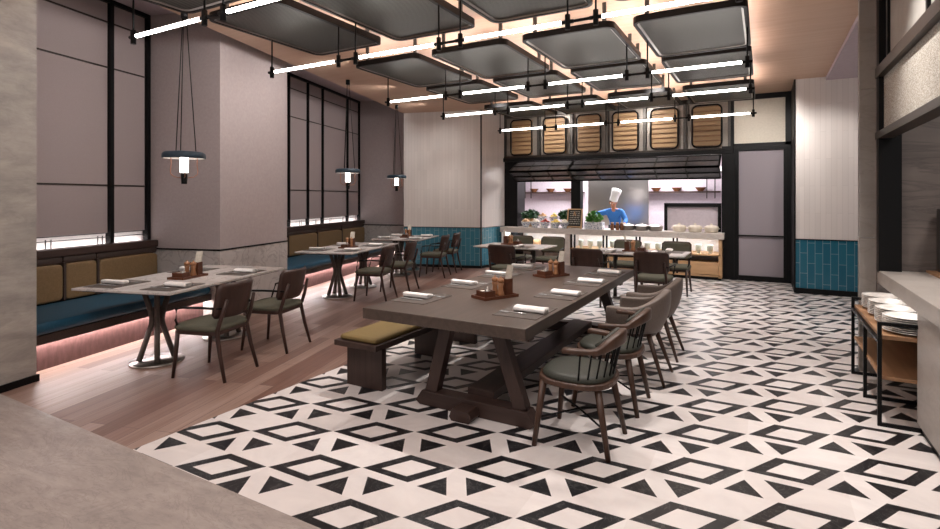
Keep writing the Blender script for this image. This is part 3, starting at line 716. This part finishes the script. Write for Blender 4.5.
def bench():
    t = thing('bench', '', 'bench')
    L_, W = 1.30, .45
    MB().box(-W/2, W/2, -L_/2, L_/2, .36, .405).build('seat_board', 'dark_wood', t, bevel=.004)
    MB().pillow((0, 0, .425), W-.05, L_-.06, .05, .3, .08, 40, 8).build('cushion', 'mustard_cushion', t)
    for sy in (-1, 1): MB().box(-.19, .19, sy*.50-.03, sy*.50+.03, 0, .36).build('leg', 'dark_wood_z', t, bevel=.004)
    MB().box(-.04, .04, -.47, .47, .27, .36).build('stretcher', 'dark_wood', t)
    return t
BN = Proto(bench)
BN((-2.94, 3.95, 0), 0, 'dark wooden bench with mustard cushion at the near end of the long table', 'benches at the long table')
BN((-2.94, 5.55, 0), 0, 'dark wooden bench half hidden behind the trestle, beyond the mustard-topped one', 'benches at the long table')

def windsor():                      # faces -y
    t = thing('spindle_chair', '', 'chair')
    def seat_poly(k, n=28):
        out = []
        for i in range(n):
            a = 2*pi*i/n; r = 1+.10*sin(a)*-1*0; out.append((.265*k*math.copysign(abs(cos(a))**.8, cos(a)), .25*k*math.copysign(abs(sin(a))**.75, sin(a))))
        return out
    MB().prism(seat_poly(1), .41, .445).build('seat_rim', 'windsor_wood', t, bevel=.008)
    MB().pillow((0, -.0, .455), .49, .46, .065, .55, .8, 28, 8).build('seat', 'green_leather', t)
    for sx in (-1, 1):
        MB().tube([(sx*.24, -.225, 0), (sx*.20, -.175, .42)], .02, 12, rs=[.016, .024]).build('leg', 'windsor_wood', t)
        MB().tube([(sx*.22, .25, 0), (sx*.17, .17, .42)], .02, 12, rs=[.016, .024]).build('leg', 'windsor_wood', t)
    MB().tube([(-.222, -.205, .18), (0, 0, .20), (.20, .215, .18)], .007, 6).tube([(.222, -.205, .18), (0, 0, .20), (-.20, .215, .18)], .007, 6).build('stretcher', 'black', t)
    def U(a): # rail curve: a in -1..1 (arm end .. back .. arm end)
        th = a*radians(92); x = .275*sin(th); y = .02+.26*cos(th)
        if abs(a) > .78: y -= (abs(a)-.78)*.12
        return x, y, 0.655+.062*max(0, 1-(abs(a)/.55)**2)
    pts = [U(-1+2*i/28) for i in range(29)]
    wh = [(.052+.012*(abs(-1+2*i/28) > .8), .03+.055*max(0, 1-(abs(-1+2*i/28)/.6)**2)) for i in range(29)]
    MB().tube(pts, .02, 12, wh=wh).build('arm_rail', 'windsor_wood', t)
    pp = [(p[0]*.90, p[1]-.03, p[2]) for p in pts[7:22]]
    MB().tube(pp, .02, 10, wh=[(.03, .05+.04*sin(pi*i/14)) for i in range(15)]).build('back_pad', 'green_leather', t)
    for k in range(11):
        a = -.80+1.6*k/10; x, y, z = U(a); th = a*radians(92)
        MB().cyl((.235*sin(th), .0+.215*cos(th), .43), (x, y, z), .006, n=6).build('spindle', 'black', t)
    return t
WC = Proto(windsor)
def tub():
    t = thing('tub_chair', '', 'chair')
    m = MB(); na, nz = 30, 7; vs = []
    for side in (0, 1):
        for j in range(nz+1):
            v = j/nz
            for i in range(na+1):
                a = (-1+2*i/na); th = a*radians(118)
                top = .65+.14*(.5+.5*cos(min(1, abs(a)/.8)*pi))
                z = .42+(top-.42)*v
                r = (.225+.07*v+(.03*sin(pi*v)))+(0 if side else -.055-.01*v)
                x = r*1.02*sin(th); y = .0+r*cos(th)
                if abs(a) > .75: y -= (abs(a)-.75)*.28
                vs.append((x, y+.015*v, z))
    n = (na+1)*(nz+1); fs = []
    for j in range(nz):
        for i in range(na):
            a = j*(na+1)+i; fs += [(a, a+1, a+na+2, a+na+1), (n+a, n+a+na+1, n+a+na+2, n+a+1)]
    for i in range(na): fs += [(nz*(na+1)+i, nz*(na+1)+i+1, n+nz*(na+1)+i+1, n+nz*(na+1)+i), (i, n+i, n+i+1, i+1)]
    for j in range(nz):
        for i in (0, na): a = j*(na+1)+i; fs.append((a, a+na+1, n+a+na+1, n+a))
    m.add(vs, fs, True); m.build('shell', 'taupe_leather', t, bevel=.012)
    MB().pillow((0, -.03, .455), .42, .44, .10, .45, .6, 26, 8).build('seat', 'taupe_leather', t)
    MB().pillow((0, 0, .41), .40, .40, .05, .3, .8, 24, 6).build('seat_base', 'chair_wood', t)
    for sx in (-1, 1):
        MB().tube([(sx*.235, -.235, 0), (sx*.16, -.15, .41)], .02, 12, rs=[.012, .024]).build('leg', 'windsor_wood', t)
        MB().tube([(sx*.225, .29, 0), (sx*.15, .15, .41)], .02, 12, rs=[.012, .024]).build('leg', 'windsor_wood', t)
    return t
TB = Proto(tub)
RZR = -pi/2                          # faces -x
WC((-1.07, 3.40, 0), RZR, 'spindle-back armchair with green leather seat nearest the entrance end of long table', 'spindle armchairs')
WC((-1.05, 4.14, 0), RZR, 'spindle-back armchair between the nearest spindle chair and the leather tub chairs', 'spindle armchairs')
TB((-1.02, 4.88, 0), RZR, 'taupe leather tub chair next to the spindle-back chairs', 'leather tub chairs')
TB((-1.02, 5.66, 0), RZR, 'taupe leather tub chair at the far kitchen end of the long table side', 'leather tub chairs')

# ================================================================ TABLE SETTINGS
MATP = Proto(lambda: MB().box(-.17, .17, -.22, .22, 0, .004).build('placemat', 'mat'))
def napkin():
    m = MB(); sg = 14
    for k, (yo, h) in enumerate(((0, .03), (.012, .018))):
        vs = []
        for i in range(sg+1):
            u = i/sg; x = -.125+.25*u
            for j in range(10):
                a = 2*pi*j/10; e = .6
                hy_ = (.045-.008*k)*(1+.06*sin(9*u+k)); hz = h*(.55+.06*sin(13*u+1+k))
                vs.append((x+.006*sin(5*a), yo+hy_*math.copysign(abs(cos(a))**e, cos(a)), h*.6+.018*k+hz*math.copysign(abs(sin(a))**e, sin(a))))
        fs = [(i*10+j, i*10+(j+1) % 10, (i+1)*10+(j+1) % 10, (i+1)*10+j) for i in range(sg) for j in range(10)]+[tuple(range(9, -1, -1)), tuple(sg*10+j for j in range(10))]
        m.add(vs, fs, True)
    return m.build('napkin', 'linen')
NAP = Proto(napkin)
def fork():
    m = MB(); m.tube([(-.095, 0, .006), (-.02, 0, .008), (.045, 0, .006)], .004, 6, wh=[(.016, .004), (.008, .004), (.01, .003)])
    m.prism([(.045, -.006), (.06, -.013), (.075, -.013), (.075, .013), (.06, .013), (.045, .006)], .003, .007)
    for y in (-.0115, -.004, .004, .0115): m.bar((.075, y, .005), (.115, y, .008), .0035, .003)
    return m.build('fork', 'silver')
FK = Proto(fork)
def knife():
    m = MB(); m.tube([(-.10, 0, .007), (-.01, 0, .007)], .004, 6, wh=(.014, .006)); m.prism([(-.01, -.006), (.09, -.009), (.115, .004), (.1, .007), (-.01, .006)], .004, .008)
    return m.build('knife', 'silver')
KN = Proto(knife)
def setting(x, y, z, rz, where, cutl=True):
    def at(dx, dy): return (x+dx*cos(rz)-dy*sin(rz), y+dx*sin(rz)+dy*cos(rz))
    tag(MATP((x, y, z), rz, 'dark woven placemat '+where, 'placemats'), 'dark woven placemat '+where, 'placemat')
    tag(NAP((*at(.04, 0), z+.004), rz+random.uniform(-.08, .08), 'folded white napkin '+where, 'folded napkins'), 'folded white napkin '+where, 'napkin')
    if cutl:
        tag(FK((*at(-.05, -.10), z+.003), rz+pi, 'steel fork '+where, 'forks'), 'steel fork '+where, 'fork')
        tag(KN((*at(.04, .10), z+.003), rz+pi, 'steel knife '+where, 'knives'), 'steel knife '+where, 'knife')
for y, wh_ in ((3.62, 'before the nearest spindle-back chair on the long table'), (4.41, 'before the farther spindle-back chair on the long table'), (5.17, 'before the nearer leather tub chair on the long table'), (5.90, 'before the farther leather tub chair on the long table')):
    setting(-1.55, y, .75, 0, wh_)
for y, wh_ in ((3.68, "first on the bench side from the long table's near end"), (4.47, 'second on the bench side of the long table'), (5.20, 'third on the bench side of the long table'), (5.90, 'fourth on the bench side, at the kitchen end')):
    setting(-2.53, y, .75, pi, wh_)
def lset(s, t, z, rz, wh_, c=True): q = Linv(s, t); setting(q[0], q[1], z, rz, wh_, c)
for tb, tt, s_in, s_out in (('nearest marble table', (4.22, 5.22), -4.58, -3.93), ('middle marble table', (7.78, 8.72), -4.40, -3.86), ('corner marble table', (10.32, 11.08), -4.30, -3.68)):
    for i, t in enumerate(tt):
        e = ('near end', 'far end')[i]
        lset(s_out, t, .75, DL, 'on the %s, chair side, %s' % (tb, e)); lset(s_in, t, .75, DL+pi, 'on the %s, banquette side, %s' % (tb, e))
for x, y, rz, wh_ in ((-1.45, 8.33, -pi/2, 'on casserole-side bistro table before the right brown chair'), (-2.1, 8.33, -pi/2, 'on casserole-side bistro table before the left brown chair'), (-1.30, 8.75, pi/2, 'on casserole-side bistro table before the right green chair'), (-3.69, 8.36, -pi/2, 'on the bistro table nearest the white tiled wall')):
    setting(x, y, .75, rz, wh_, False)

# condiment caddies: tray, box, mills, menu stand
TRAY = Proto(lambda: MB().box(-.10, .10, -.18, .18, 0, .012).box(-.10, -.09, -.18, .18, .012, .024).box(.09, .10, -.18, .18, .012, .024).box(-.09, .09, -.18, -.17, .012, .024).box(-.09, .09, .17, .18, .012, .024).build('condiment_tray', 'mat_red'))
def cbox():
    t = thing('condiment_box', '', 'box'); m = MB()
    m.box(-.06, .06, -.055, .055, 0, .008).box(-.06, -.052, -.055, .055, .008, .055).box(.052, .06, -.055, .055, .008, .055).box(-.052, .052, -.055, -.047, .008, .055).box(-.052, .052, .047, .055, .008, .055).build('crate', 'mat_red', t)
    MB().box(-.045, .0, -.04, .04, .01, .05).build('sachets', 'card', t); MB().lathe(((0, .008), (.022, .008), (.025, .07), (.012, .075), (.013, .09), (0, .095)), (.026, 0, 0), 14).build('jar', 'steel', t)
    return t
CBX = Proto(cbox)
def mill():
    t = thing('pepper_mill', '', 'pepper mill')
    MB().lathe(((0, 0), (.03, 0), (.03, .02), (.022, .05), (.02, .075), (.027, .11), (0, .112)), n=18).build('body', 'mill', t)
    MB().lathe(((.018, .112), (.028, .12), (.03, .135), (.02, .15), (.006, .155), (.009, .165), (0, .17)), n=18).build('cap', 'mill', t)
    return t
ML = Proto(mill)
def menu():
    t = thing('menu_stand', '', 'menu stand')
    MB().box(-.05, .05, -.035, .035, 0, .012).box(-.05, .05, -.035, -.025, .012, .14).box(-.05, .05, .025, .035, .012, .14).box(-.05, -.042, -.025, .025, .012, .14).box(.042, .05, -.025, .025, .012, .14).build('holder', 'mat_red', t)
    MB().box(-.04, .04, -.003, .003, 0, .24, Matrix.Translation((0, .0, .014)) @ Matrix.Rotation(radians(-12), 4, 'X')).build('card', 'card', t)
    return t
MN = Proto(menu)
def caddy(x, y, rz, where):
    def at(dx, dy, dz=.762): return (x+dx*cos(rz)-dy*sin(rz), y+dx*sin(rz)+dy*cos(rz), dz)
    l_ = 'wooden condiment tray '+where; tag(TRAY((x, y, .75), rz, l_, 'condiment trays'), l_, 'tray')
    l_ = 'small open wooden sachet box with jar '+where; tag(CBX(at(0, -.10), rz, l_), l_, 'box', 'sachet boxes')
    l_ = 'turned wooden pepper mill, left of two, '+where; tag(ML(at(-.04, .03), rz, l_), l_, 'pepper mill', 'pepper mills')
    l_ = 'turned wooden pepper mill, right of two, '+where; tag(ML(at(.04, .03), rz, l_), l_, 'pepper mill', 'pepper mills')
    l_ = 'wooden menu holder with upright card '+where; tag(MN(at(0, .12), rz, l_), l_, 'menu stand', 'menu stands')
caddy(-2.01, 4.03, -.45, 'on the near half of the long table')
caddy(-2.02, 5.42, -.45, 'on the far half of the long table')
for s, t, rz, wh_ in ((-4.24, 4.75, DL, 'on the nearest marble table'), (-4.12, 8.25, DL, 'on the middle marble table'), (-3.98, 10.75, DL, 'on the corner marble table')):
    q = Linv(s, t); caddy(q[0], q[1], rz, wh_)
caddy(-1.78, 8.55, pi/2, 'on the casserole-side bistro table'); caddy(-4.0, 8.72, pi/2, 'on the bistro table nearest the white tiled wall')

# ================================================================ PLATE TROLLEY
tr = thing('plate_trolley', 'black metal trolley with two wooden shelves of plates by the service counter', 'trolley', (.70, 4.62, 0))
MB().box(.02, .46, .02, 1.25, .605, .635).build('top_shelf', 'oak_y', tr, bevel=.003)
MB().box(.02, .46, .02, 1.25, .32, .345).build('lower_shelf', 'oak_y', tr, bevel=.003)
for y, zt in ((0, .73), (.60, .60), (1.25, .70)):
    for x in (0.012, .468): MB().box(x-.012, x+.012, y-.012, y+.012, 0, zt).build('leg', 'black', tr)
    MB().box(.024, .456, y-.012, y+.012, .0, .024).build('foot_rail', 'black', tr)
    MB().box(.024, .456, y-.012, y+.012, zt-.024, zt).build('top_bar', 'black', tr)
for x in (.012, .468): MB().box(x-.012, x+.012, .012, 1.238, .58, .604).build('side_rail', 'black', tr)
PLT = Proto(lambda: MB().lathe(((0, .004), (.07, .004), (.075, 0), (.08, .004), (.125, .016), (.150, .020), (.151, .023), (.125, .020), (.08, .009), (0, .008)), n=32).build('plate', 'porcelain'))
for k, y in enumerate((.17, .48, .79, 1.09)):
    wn = ('nearest stack on the trolley', 'second nearest stack on the trolley', 'third nearest stack on the trolley', 'farthest stack on the trolley')[k]
    for i in range(8):
        l_ = 'white plate, %s, in the %s' % ('topmost' if i == 7 else 'bottom' if i == 0 else nth[7-i]+' from top', wn)
        tag(PLT((.70+.205, 4.62+y, .635+i*.0145), 0, l_), l_, 'plate', 'stacked white plates')

# ================================================================ KITCHEN COUNTER THINGS
CT = .915
def bowl():
    t = thing('produce_bowl', '', 'bowl')
    MB().lathe(((0, 0), (.055, 0), (.06, .015), (.095, .07), (.115, .13), (.118, .135), (.108, .13), (.085, .07), (0, .03)), n=26).build('basin', 'blue_white', t)
    return t
BW = Proto(bowl)
def heap(name, mat, c, r, n, size, label, cat, group=None, flat=.95):
    m = MB()
    for _ in range(n):
        a = random.random()*2*pi; q = r*sqrt(random.random()); s_ = size*random.uniform(.7, 1.2)
        m.pillow((q*cos(a), q*sin(a), flat*(r-q)+s_*.4), s_, s_*random.uniform(.7, 1), s_*.8, 1, 1, 8, 6)
    o = m.build(name, mat, loc=c); tag(o, label, cat, group); o['kind'] = 'stuff'; return o
def leaves(name, mat, c, r, h, n, size, label, parent=None):
    m = MB()
    for _ in range(n):
        a = random.random()*2*pi; q = r*sqrt(random.random()); z = h*random.random()*(1-.5*(q/r)**2)
        p = Vector((q*cos(a), q*sin(a), z)); mt = Matrix.Translation(p) @ Matrix.Rotation(random.random()*6.3, 4, 'Z') @ Matrix.Rotation(random.uniform(-.9, .9), 4, 'X') @ Matrix.Rotation(random.uniform(-.9, .9), 4, 'Y')
        s_ = size*random.uniform(.7, 1.3)
        m.add([(0, -s_, 0), (s_*.6, 0, s_*.2), (0, s_, 0), (-s_*.6, 0, s_*.2), (0, 0, -s_*.05)], [(0, 1, 4), (1, 2, 4), (2, 3, 4), (3, 0, 4)], True, mt)
    o = m.build(name, mat, parent, c)
    if not parent: tag(o, label, 'greens')
    o['kind'] = 'stuff'; return o
foods = (('tan_food', 'tan roots', 'root_vegetables'), ('white_food', 'pale mushrooms', 'mushrooms'), ('red_food', 'red chillies', 'chillies'), ('yellow', 'yellow fruit', 'yellow_fruit'), ('white_food', 'pale bulbs', 'garlic_bulbs'))
for i, x in enumerate((-4.86, -4.63, -4.38, -4.13, -3.91)):
    BW((x, 11.36, CT), 0, 'blue and white bowl of %s, %s on the counter from the black column' % (foods[i][1], nth[i]), 'produce bowls')
    heap(foods[i][2], foods[i][0], (x, 11.36, CT+.10), .088, 30, .055, 'heap of %s in a bowl, %s from the black end column' % (foods[i][1], nth[i]), 'food', 'food heaps')
for x, mt, lab in ((-4.55, 'tan_food', 'bread rolls'), (-4.28, 'yellow', 'yellow squash')):
    BW((x, 11.64, CT+.12), 0, 'raised blue and white bowl of %s in the back row' % lab, 'produce bowls')
    MB().lathe(((0, 0), (.09, 0), (.07, .02), (.07, .10), (.09, .12), (0, .12)), n=18).build('bowl_riser', 'white_paint', loc=(x, 11.64, CT)); tag(COL.objects[-1], 'round white riser under the raised bowl of %s' % lab, 'riser')
    heap(lab.replace(' ', '_'), mt, (x, 11.64, CT+.22), .088, 26, .055, 'heap of %s in a raised back row bowl' % lab, 'food', 'food heaps')
leaves('kale_bunch', 'leaf_dark', (-4.90, 11.74, CT+.20), .21, .22, 260, .05, 'dark green kale heap behind the bowls, nearer the black end column')
leaves('kale_bunch', 'leaf_dark', (-3.98, 11.74, CT+.20), .20, .22, 240, .05, 'dark green kale heap behind the bowls, nearer the chalkboard')
for x in (-4.90, -3.98):
    o = MB().lathe(((0, 0), (.10, 0), (.12, .18), (.125, .22), (.115, .22), (.10, .06), (0, .05)), n=20).build('kale_crate', 'oak', loc=(x, 11.75, CT)); tag(o, 'round wooden tub holding the kale heap %s' % ('nearer the black end column' if x < -4.5 else 'nearer the chalkboard'), 'tub')
# chalkboard
cb = thing('chalkboard_sign', 'small chalkboard menu in pale wooden easel frame on the counter', 'sign', (-3.68, 11.32, CT))
tilt = Matrix.Rotation(radians(-10), 4, 'X')
MB().box(-.15, .15, -.008, .008, .04, .43, tilt).build('board', 'slate', cb)
MB().box(-.17, -.145, -.014, .014, 0, .45, tilt).box(.145, .17, -.014, .014, 0, .45, tilt).box(-.145, .145, -.014, .014, .425, .45, tilt).box(-.145, .145, -.014, .014, .03, .055, tilt).build('frame', 'oak', cb)
MB().bar((-.1, .13, 0), (0, .02, .38), .015).bar((.1, .13, 0), (0, .02, .38), .015).build('easel_leg', 'oak', cb)
m = MB()
for i in range(7):
    z = .385-i*.045; x = -.11
    while x < .10:
        l_ = random.uniform(.02, .06); m.box(x, min(x+l_, .115), -.0105, -.008, z-.009, z+.002*random.random(), tilt); x += l_+.015
m.build('chalk_writing', 'chalk', cb)
# herb planter
hp = thing('herb_planter', 'blue and white porcelain planter of bright green herbs next to the chalkboard', 'planter', (-3.24, 11.38, CT))
MB().prism(rrect(-.20, .20, -.12, .12, .03), 0, .16).build('trough', 'blue_white', hp, bevel=.006)
leaves('herbs', 'leaf_light', (0, 0, .17), .18, .24, 320, .045, '', hp)
# casseroles, steel pans, jars
def casserole():
    t = thing('casserole', '', 'casserole')
    MB().lathe(((0, 0), (.10, 0), (.12, .02), (.128, .095), (.13, .11), (.12, .11), (0, .09)), n=30).build('pot', 'cream_ware', t)
    MB().lathe(((.129, .11), (.125, .118), (.08, .138), (.025, .144), (.02, .155), (.028, .166), (.016, .174), (0, .175)), n=30).build('lid', 'cream_ware', t)
    for sx in (-1, 1): MB().tube([(sx*.118, -.04, .075), (sx*.142, -.028, .078), (sx*.142, .028, .078), (sx*.118, .04, .075)], .010, 8).build('handle', 'cream_ware', t)
    return t
CS = Proto(casserole)
for x, lab in ((-1.50, 'farthest from the door'), (-1.20, 'middle one'), (-.90, 'nearest the door')): CS((x, 11.42, CT), 0, 'cream lidded casserole on the counter under the black frame, '+lab, 'cream casseroles')
def pan():
    t = thing('steel_pan', '', 'pan')
    MB().lathe(((0, 0), (.12, 0), (.14, .02), (.15, .10), (.155, .104), (.14, .10), (.13, .02), (0, .012)), n=28).build('body', 'steel', t)
    MB().lathe(((.15, .104), (.10, .125), (.02, .132), (.02, .15), (0, .152)), n=28).build('lid', 'steel', t); return t
PN = Proto(pan)
for x, lab in ((-2.52, 'nearest the chef'), (-2.24, 'middle of three'), (-1.96, 'nearest the casseroles')): PN((x, 11.42, CT), 0, 'round steel lidded pan on the counter, '+lab, 'steel pans')
def jar():
    t = thing('spice_jar', '', 'jar')
    MB().lathe(((0, 0), (.035, 0), (.038, .01), (.038, .12), (.028, .14), (0, .14)), n=18).build('glass_body', 'jar', t)
    MB().lathe(((.03, .14), (.032, .142), (.032, .165), (0, .165)), n=18).build('lid', 'oak', t); return t
JR = Proto(jar)
for i, x in enumerate((-2.83, -2.72, -2.63)): JR((x, 11.30, CT), 0, 'amber spice jar in front of the chef, %s from the herb planter' % nth[i], 'spice jars')
hf = thing('pass_frame', 'black square frame standing on the counter around the casseroles', 'frame', (0, 0, CT))
MB().box(-1.83, -1.77, 11.66, 11.74, 0, .56).build('post', 'black', hf); MB().box(-.80, -.74, 11.66, 11.74, 0, .50).build('post', 'black', hf); MB().box(-1.83, -.74, 11.66, 11.74, .50, .58).build('top_bar', 'black', hf)
MB().box(-1.77, -.8, 11.72, 11.735, .0, .50).build('pale_panel', 'kitchen_wall', hf)
# glasses on lower shelf
def cup():
    t = MB().lathe(((0, 0), (.03, 0), (.034, .006), (.02, .03), (.05, .05), (.058, .16), (.06, .175), (.055, .175), (.046, .055), (0, .05)), n=20).build('goblet', 'glass_green'); return t
CU = Proto(cup)
bays = ((-3.32, 'first'), (-2.62, 'second'), (-1.90, 'third'), (-1.13, 'fourth'))
for xb, bn in bays:
    for k in range(3):
        l_ = 'grey-green goblet on the lit shelf, %s bay from white divider, %s of three' % (bn, ('left', 'middle', 'right')[k])
        tag(CU((xb+(k-1)*.21, 11.33, .50), 0, l_), l_, 'goblet', 'goblets on the lit shelf')
def crock():
    return MB().lathe(((0, 0), (.08, 0), (.10, .02), (.10, .16), (.085, .20), (.07, .20), (.06, .19), (0, .19)), n=20).build('crock', 'tan_food')
CK = Proto(crock)
for k, x in enumerate((-5.1, -4.85, -4.6, -4.3, -4.05)):
    l_ = 'tan crock on the shelf under the bowls, %s from the end panel' % nth[k]; tag(CK((x, 11.4, .43), 0, l_), l_, 'crock', 'tan crocks')
# back wall shelves with bowls
def shelf(x0, x1, z, lab):
    t = thing('wall_shelf', lab, 'shelf', (0, 14.2, z))
    MB().box(x0, x1, -.30, -.02, 0, .04).build('board', 'dark_wood_x', t)
    for x in (x0+.12, x0+.3, x1-.3, x1-.12): MB().box(x-.012, x+.012, -.28, -.26, -.14, .70).build('hanger', 'gunmetal', t)
shelf(-6.1, -4.3, 1.73, 'dark wooden shelf of bowls on kitchen wall above the kale'); shelf(-2.95, -.9, 1.73, 'dark wooden shelf of bowls on kitchen wall above the casseroles')
SB = Proto(lambda: MB().lathe(((0, 0), (.06, 0), (.07, .02), (.13, .09), (.135, .095), (.12, .09), (.06, .025), (0, .02)), n=22).build('clay_bowl', 'jar'))
for k, x in enumerate((-5.75, -5.25, -4.75)): l_ = 'brown clay bowl on the shelf above the kale, %s from the black column' % nth[k]; tag(SB((x, 14.04, 1.77), 0, l_), l_, 'bowl', 'clay bowls')
for k, x in enumerate((-2.4, -1.9, -1.35)): l_ = 'brown clay bowl on the shelf above the casseroles, %s from the steel splashback' % nth[k]; tag(SB((x, 14.04, 1.77), 0, l_), l_, 'bowl', 'clay bowls')
hd = thing('extractor_hood', 'flat white extractor box hanging above the right kitchen shelf', 'hood', (-1.2, 13.3, 2.2))
MB().box(-.3, .5, -.3, .3, 0, .10).build('canopy', 'white_paint', hd); MB().box(-.32, .52, -.32, .32, -.02, 0).build('rim', 'black', hd); MB().box(-.05, .25, -.1, .1, .10, .5).build('duct', 'steel', hd)

# ================================================================ THE CHEF
def skin_mesh(name, verts, edges, mat, parent=None, root=0, sub=2):
    me = bpy.data.meshes.new(name); me.from_pydata([v[:3] for v in verts], edges, []); 
    import bmesh as _b; bm = _b.new(); bm.from_mesh(me); bm.verts.layers.skin.verify(); bm.to_mesh(me); bm.free()
    for i, v in enumerate(verts):
        r = v[3]; me.skin_vertices[0].data[i].radius = (r, v[4] if len(v) > 4 else r)
    me.skin_vertices[0].data[root].use_root = True
    me.materials.append(MT[mat]); o = bpy.data.objects.new(name, me); COL.objects.link(o)
    if parent: o.parent = parent
    sk = o.modifiers.new('skin', 'SKIN'); sk.use_smooth_shade = True
    ss = o.modifiers.new('sub', 'SUBSURF'); ss.levels = sub; ss.render_levels = sub
    return o
ch = thing('person', 'chef in blue jacket and tall white hat leaning over the kitchen counter', 'person', (-3.0, 12.28, 0)); ch.scale = (.95, .95, .95)
# pelvis root; leaning toward -y; the arm on the picture's left reaches out over the herbs
B = [(0, .03, .92, .13, .10), (0, .0, 1.08, .125, .095), (0, -.06, 1.22, .145, .10), (0, -.13, 1.36, .10, .08), (0, -.17, 1.42, .05), (0, -.20, 1.48, .052), (.0, -.235, 1.55, .082, .095), (0, -.235, 1.63, .075, .085),
     (-.17, -.12, 1.345, .06), (-.36, -.20, 1.30, .045), (-.47, -.42, 1.20, .034), (-.48, -.49, 1.18, .03),
     (.17, -.12, 1.345, .06), (.29, -.18, 1.15, .045), (.31, -.42, 1.06, .034), (.31, -.49, 1.05, .03),
     (-.10, .02, .86, .09), (-.11, .0, .48, .062), (-.11, .03, .08, .045), (-.12, -.12, .04, .04),
     (.10, .02, .86, .09), (.11, .0, .48, .062), (.11, .03, .08, .045), (.12, -.12, .04, .04)]
E_ = [(0, 1), (1, 2), (2, 3), (3, 4), (4, 5), (5, 6), (6, 7), (3, 8), (8, 9), (9, 10), (10, 11), (3, 12), (12, 13), (13, 14), (14, 15), (0, 16), (16, 17), (17, 18), (18, 19), (0, 20), (20, 21), (21, 22), (22, 23)]
def hand(bx, by, bz, dx):
    b = len(B); par = 11 if dx < 0 else 15
    B.append((bx, by-.06, bz-.005, .026, .02)); E_.append((par, b))
    for k, (o, l_) in enumerate(((-.027, .06), (-.009, .07), (.009, .066), (.027, .05))):
        i = len(B); B.extend([(bx+o, by-.09, bz-.01, .009), (bx+o*1.1, by-.09-l_*.5, bz-.02, .008), (bx+o*1.1, by-.09-l_*.75, bz-.02-l_*.45, .007)]); E_.extend([(b, i), (i, i+1), (i+1, i+2)])
    i = len(B); sx = 1 if dx < 0 else -1; B.extend([(bx+sx*.035, by-.05, bz-.01, .011), (bx+sx*.05, by-.085, bz-.02, .009), (bx+sx*.045, by-.115, bz-.03, .008)]); E_.extend([(b, i), (i, i+1), (i+1, i+2)])
hand(-.48, -.49, 1.18, -1); hand(.31, -.49, 1.05, 1)
body = skin_mesh('body', B, E_, 'skin', ch)
# clothing, a little outside the body
J = [(0, .03, .90, .155, .125), (0, .0, 1.08, .145, .115), (0, -.06, 1.22, .165, .12), (0, -.13, 1.365, .11, .09), (0, -.16, 1.40, .066),
     (-.175, -.12, 1.345, .08), (-.36, -.195, 1.305, .062), (-.465, -.39, 1.21, .05), (.175, -.12, 1.345, .08), (.29, -.18, 1.155, .062), (.31, -.39, 1.07, .05)]
skin_mesh('jacket', J, [(0, 1), (1, 2), (2, 3), (3, 4), (3, 5), (5, 6), (6, 7), (3, 8), (8, 9), (9, 10)], 'blue_cloth', ch)
skin_mesh('trousers', [(0, .03, .92, .15, .12), (-.10, .02, .84, .105), (-.11, .0, .48, .085), (-.11, .03, .08, .075), (.10, .02, .84, .105), (.11, .0, .48, .085), (.11, .03, .08, .075)], [(0, 1), (1, 2), (2, 3), (0, 4), (4, 5), (5, 6)], 'black_cloth', ch)
MB().tube([(.17*sin(a)*1.0, .02-.14*cos(a), .97) for a in [2*pi*k/20 for k in range(20)]], .02, 8, True, wh=(.02, .12)).build('apron_band', 'black_cloth', ch)
def glove(bx, by, bz, flip):
    G = [(bx, by+.015, bz+.002, .036), (bx, by-.06, bz-.005, .032, .026)]; ge = [(0, 1)]
    for o, l_ in ((-.027, .06), (-.009, .07), (.009, .066), (.027, .05)):
        i = len(G); G.extend([(bx+o, by-.09, bz-.01, .0125), (bx+o*1.1, by-.09-l_*.5, bz-.02, .0115), (bx+o*1.1, by-.09-l_*.78, bz-.02-l_*.45, .0105)]); ge.extend([(1, i), (i, i+1), (i+1, i+2)])
    i = len(G); G.extend([(bx+flip*.035, by-.05, bz-.01, .014), (bx+flip*.05, by-.085, bz-.02, .0125), (bx+flip*.045, by-.12, bz-.03, .0115)]); ge.extend([(1, i), (i, i+1), (i+1, i+2)])
    skin_mesh('glove', G, ge, 'black_cloth', ch)
glove(-.48, -.49, 1.18, 1); glove(.31, -.49, 1.05, -1)
hm = Matrix.Translation((.012, -.23, 1.635)) @ Matrix.Rotation(radians(20), 4, 'Y') @ Matrix.Rotation(radians(12), 4, 'X')
m = MB(); m.lathe(((.092, -.02), (.096, 0), (.098, .10), (.11, .18), (.118, .24), (.112, .27), (.07, .285), (0, .29)), n=28); m.v = [tuple(hm @ Vector(v)) for v in m.v]; m.build('chef_hat', 'white_cloth', ch)
fm = Matrix.Translation((0, -.235, 1.57)) @ Matrix.Rotation(radians(20), 4, 'X')
m = MB(); m.pillow((0, -.10, -.005), .026, .045, .045, .8, .8, 10, 8, fm); m.build('nose', 'skin', ch)
for sx in (-1, 1):
    MB().pillow((sx*.032, -.088, .018), .026, .014, .014, 1, 1, 10, 6, fm).build('eye', 'white_cloth', ch); MB().pillow((sx*.032, -.094, .018), .012, .008, .012, 1, 1, 8, 6, fm).build('pupil', 'black_cloth', ch)
    MB().pillow((sx*.086, .0, .0), .02, .04, .06, .8, .8, 10, 8, fm).build('ear', 'skin', ch)
MB().pillow((0, -.092, -.048), .045, .016, .012, .8, .8, 10, 6, fm).build('mouth', 'red_food', ch)
MB().pillow((0, .03, .03), .178, .15, .12, .8, .8, 16, 10, fm).build('hair', 'black_cloth', ch)
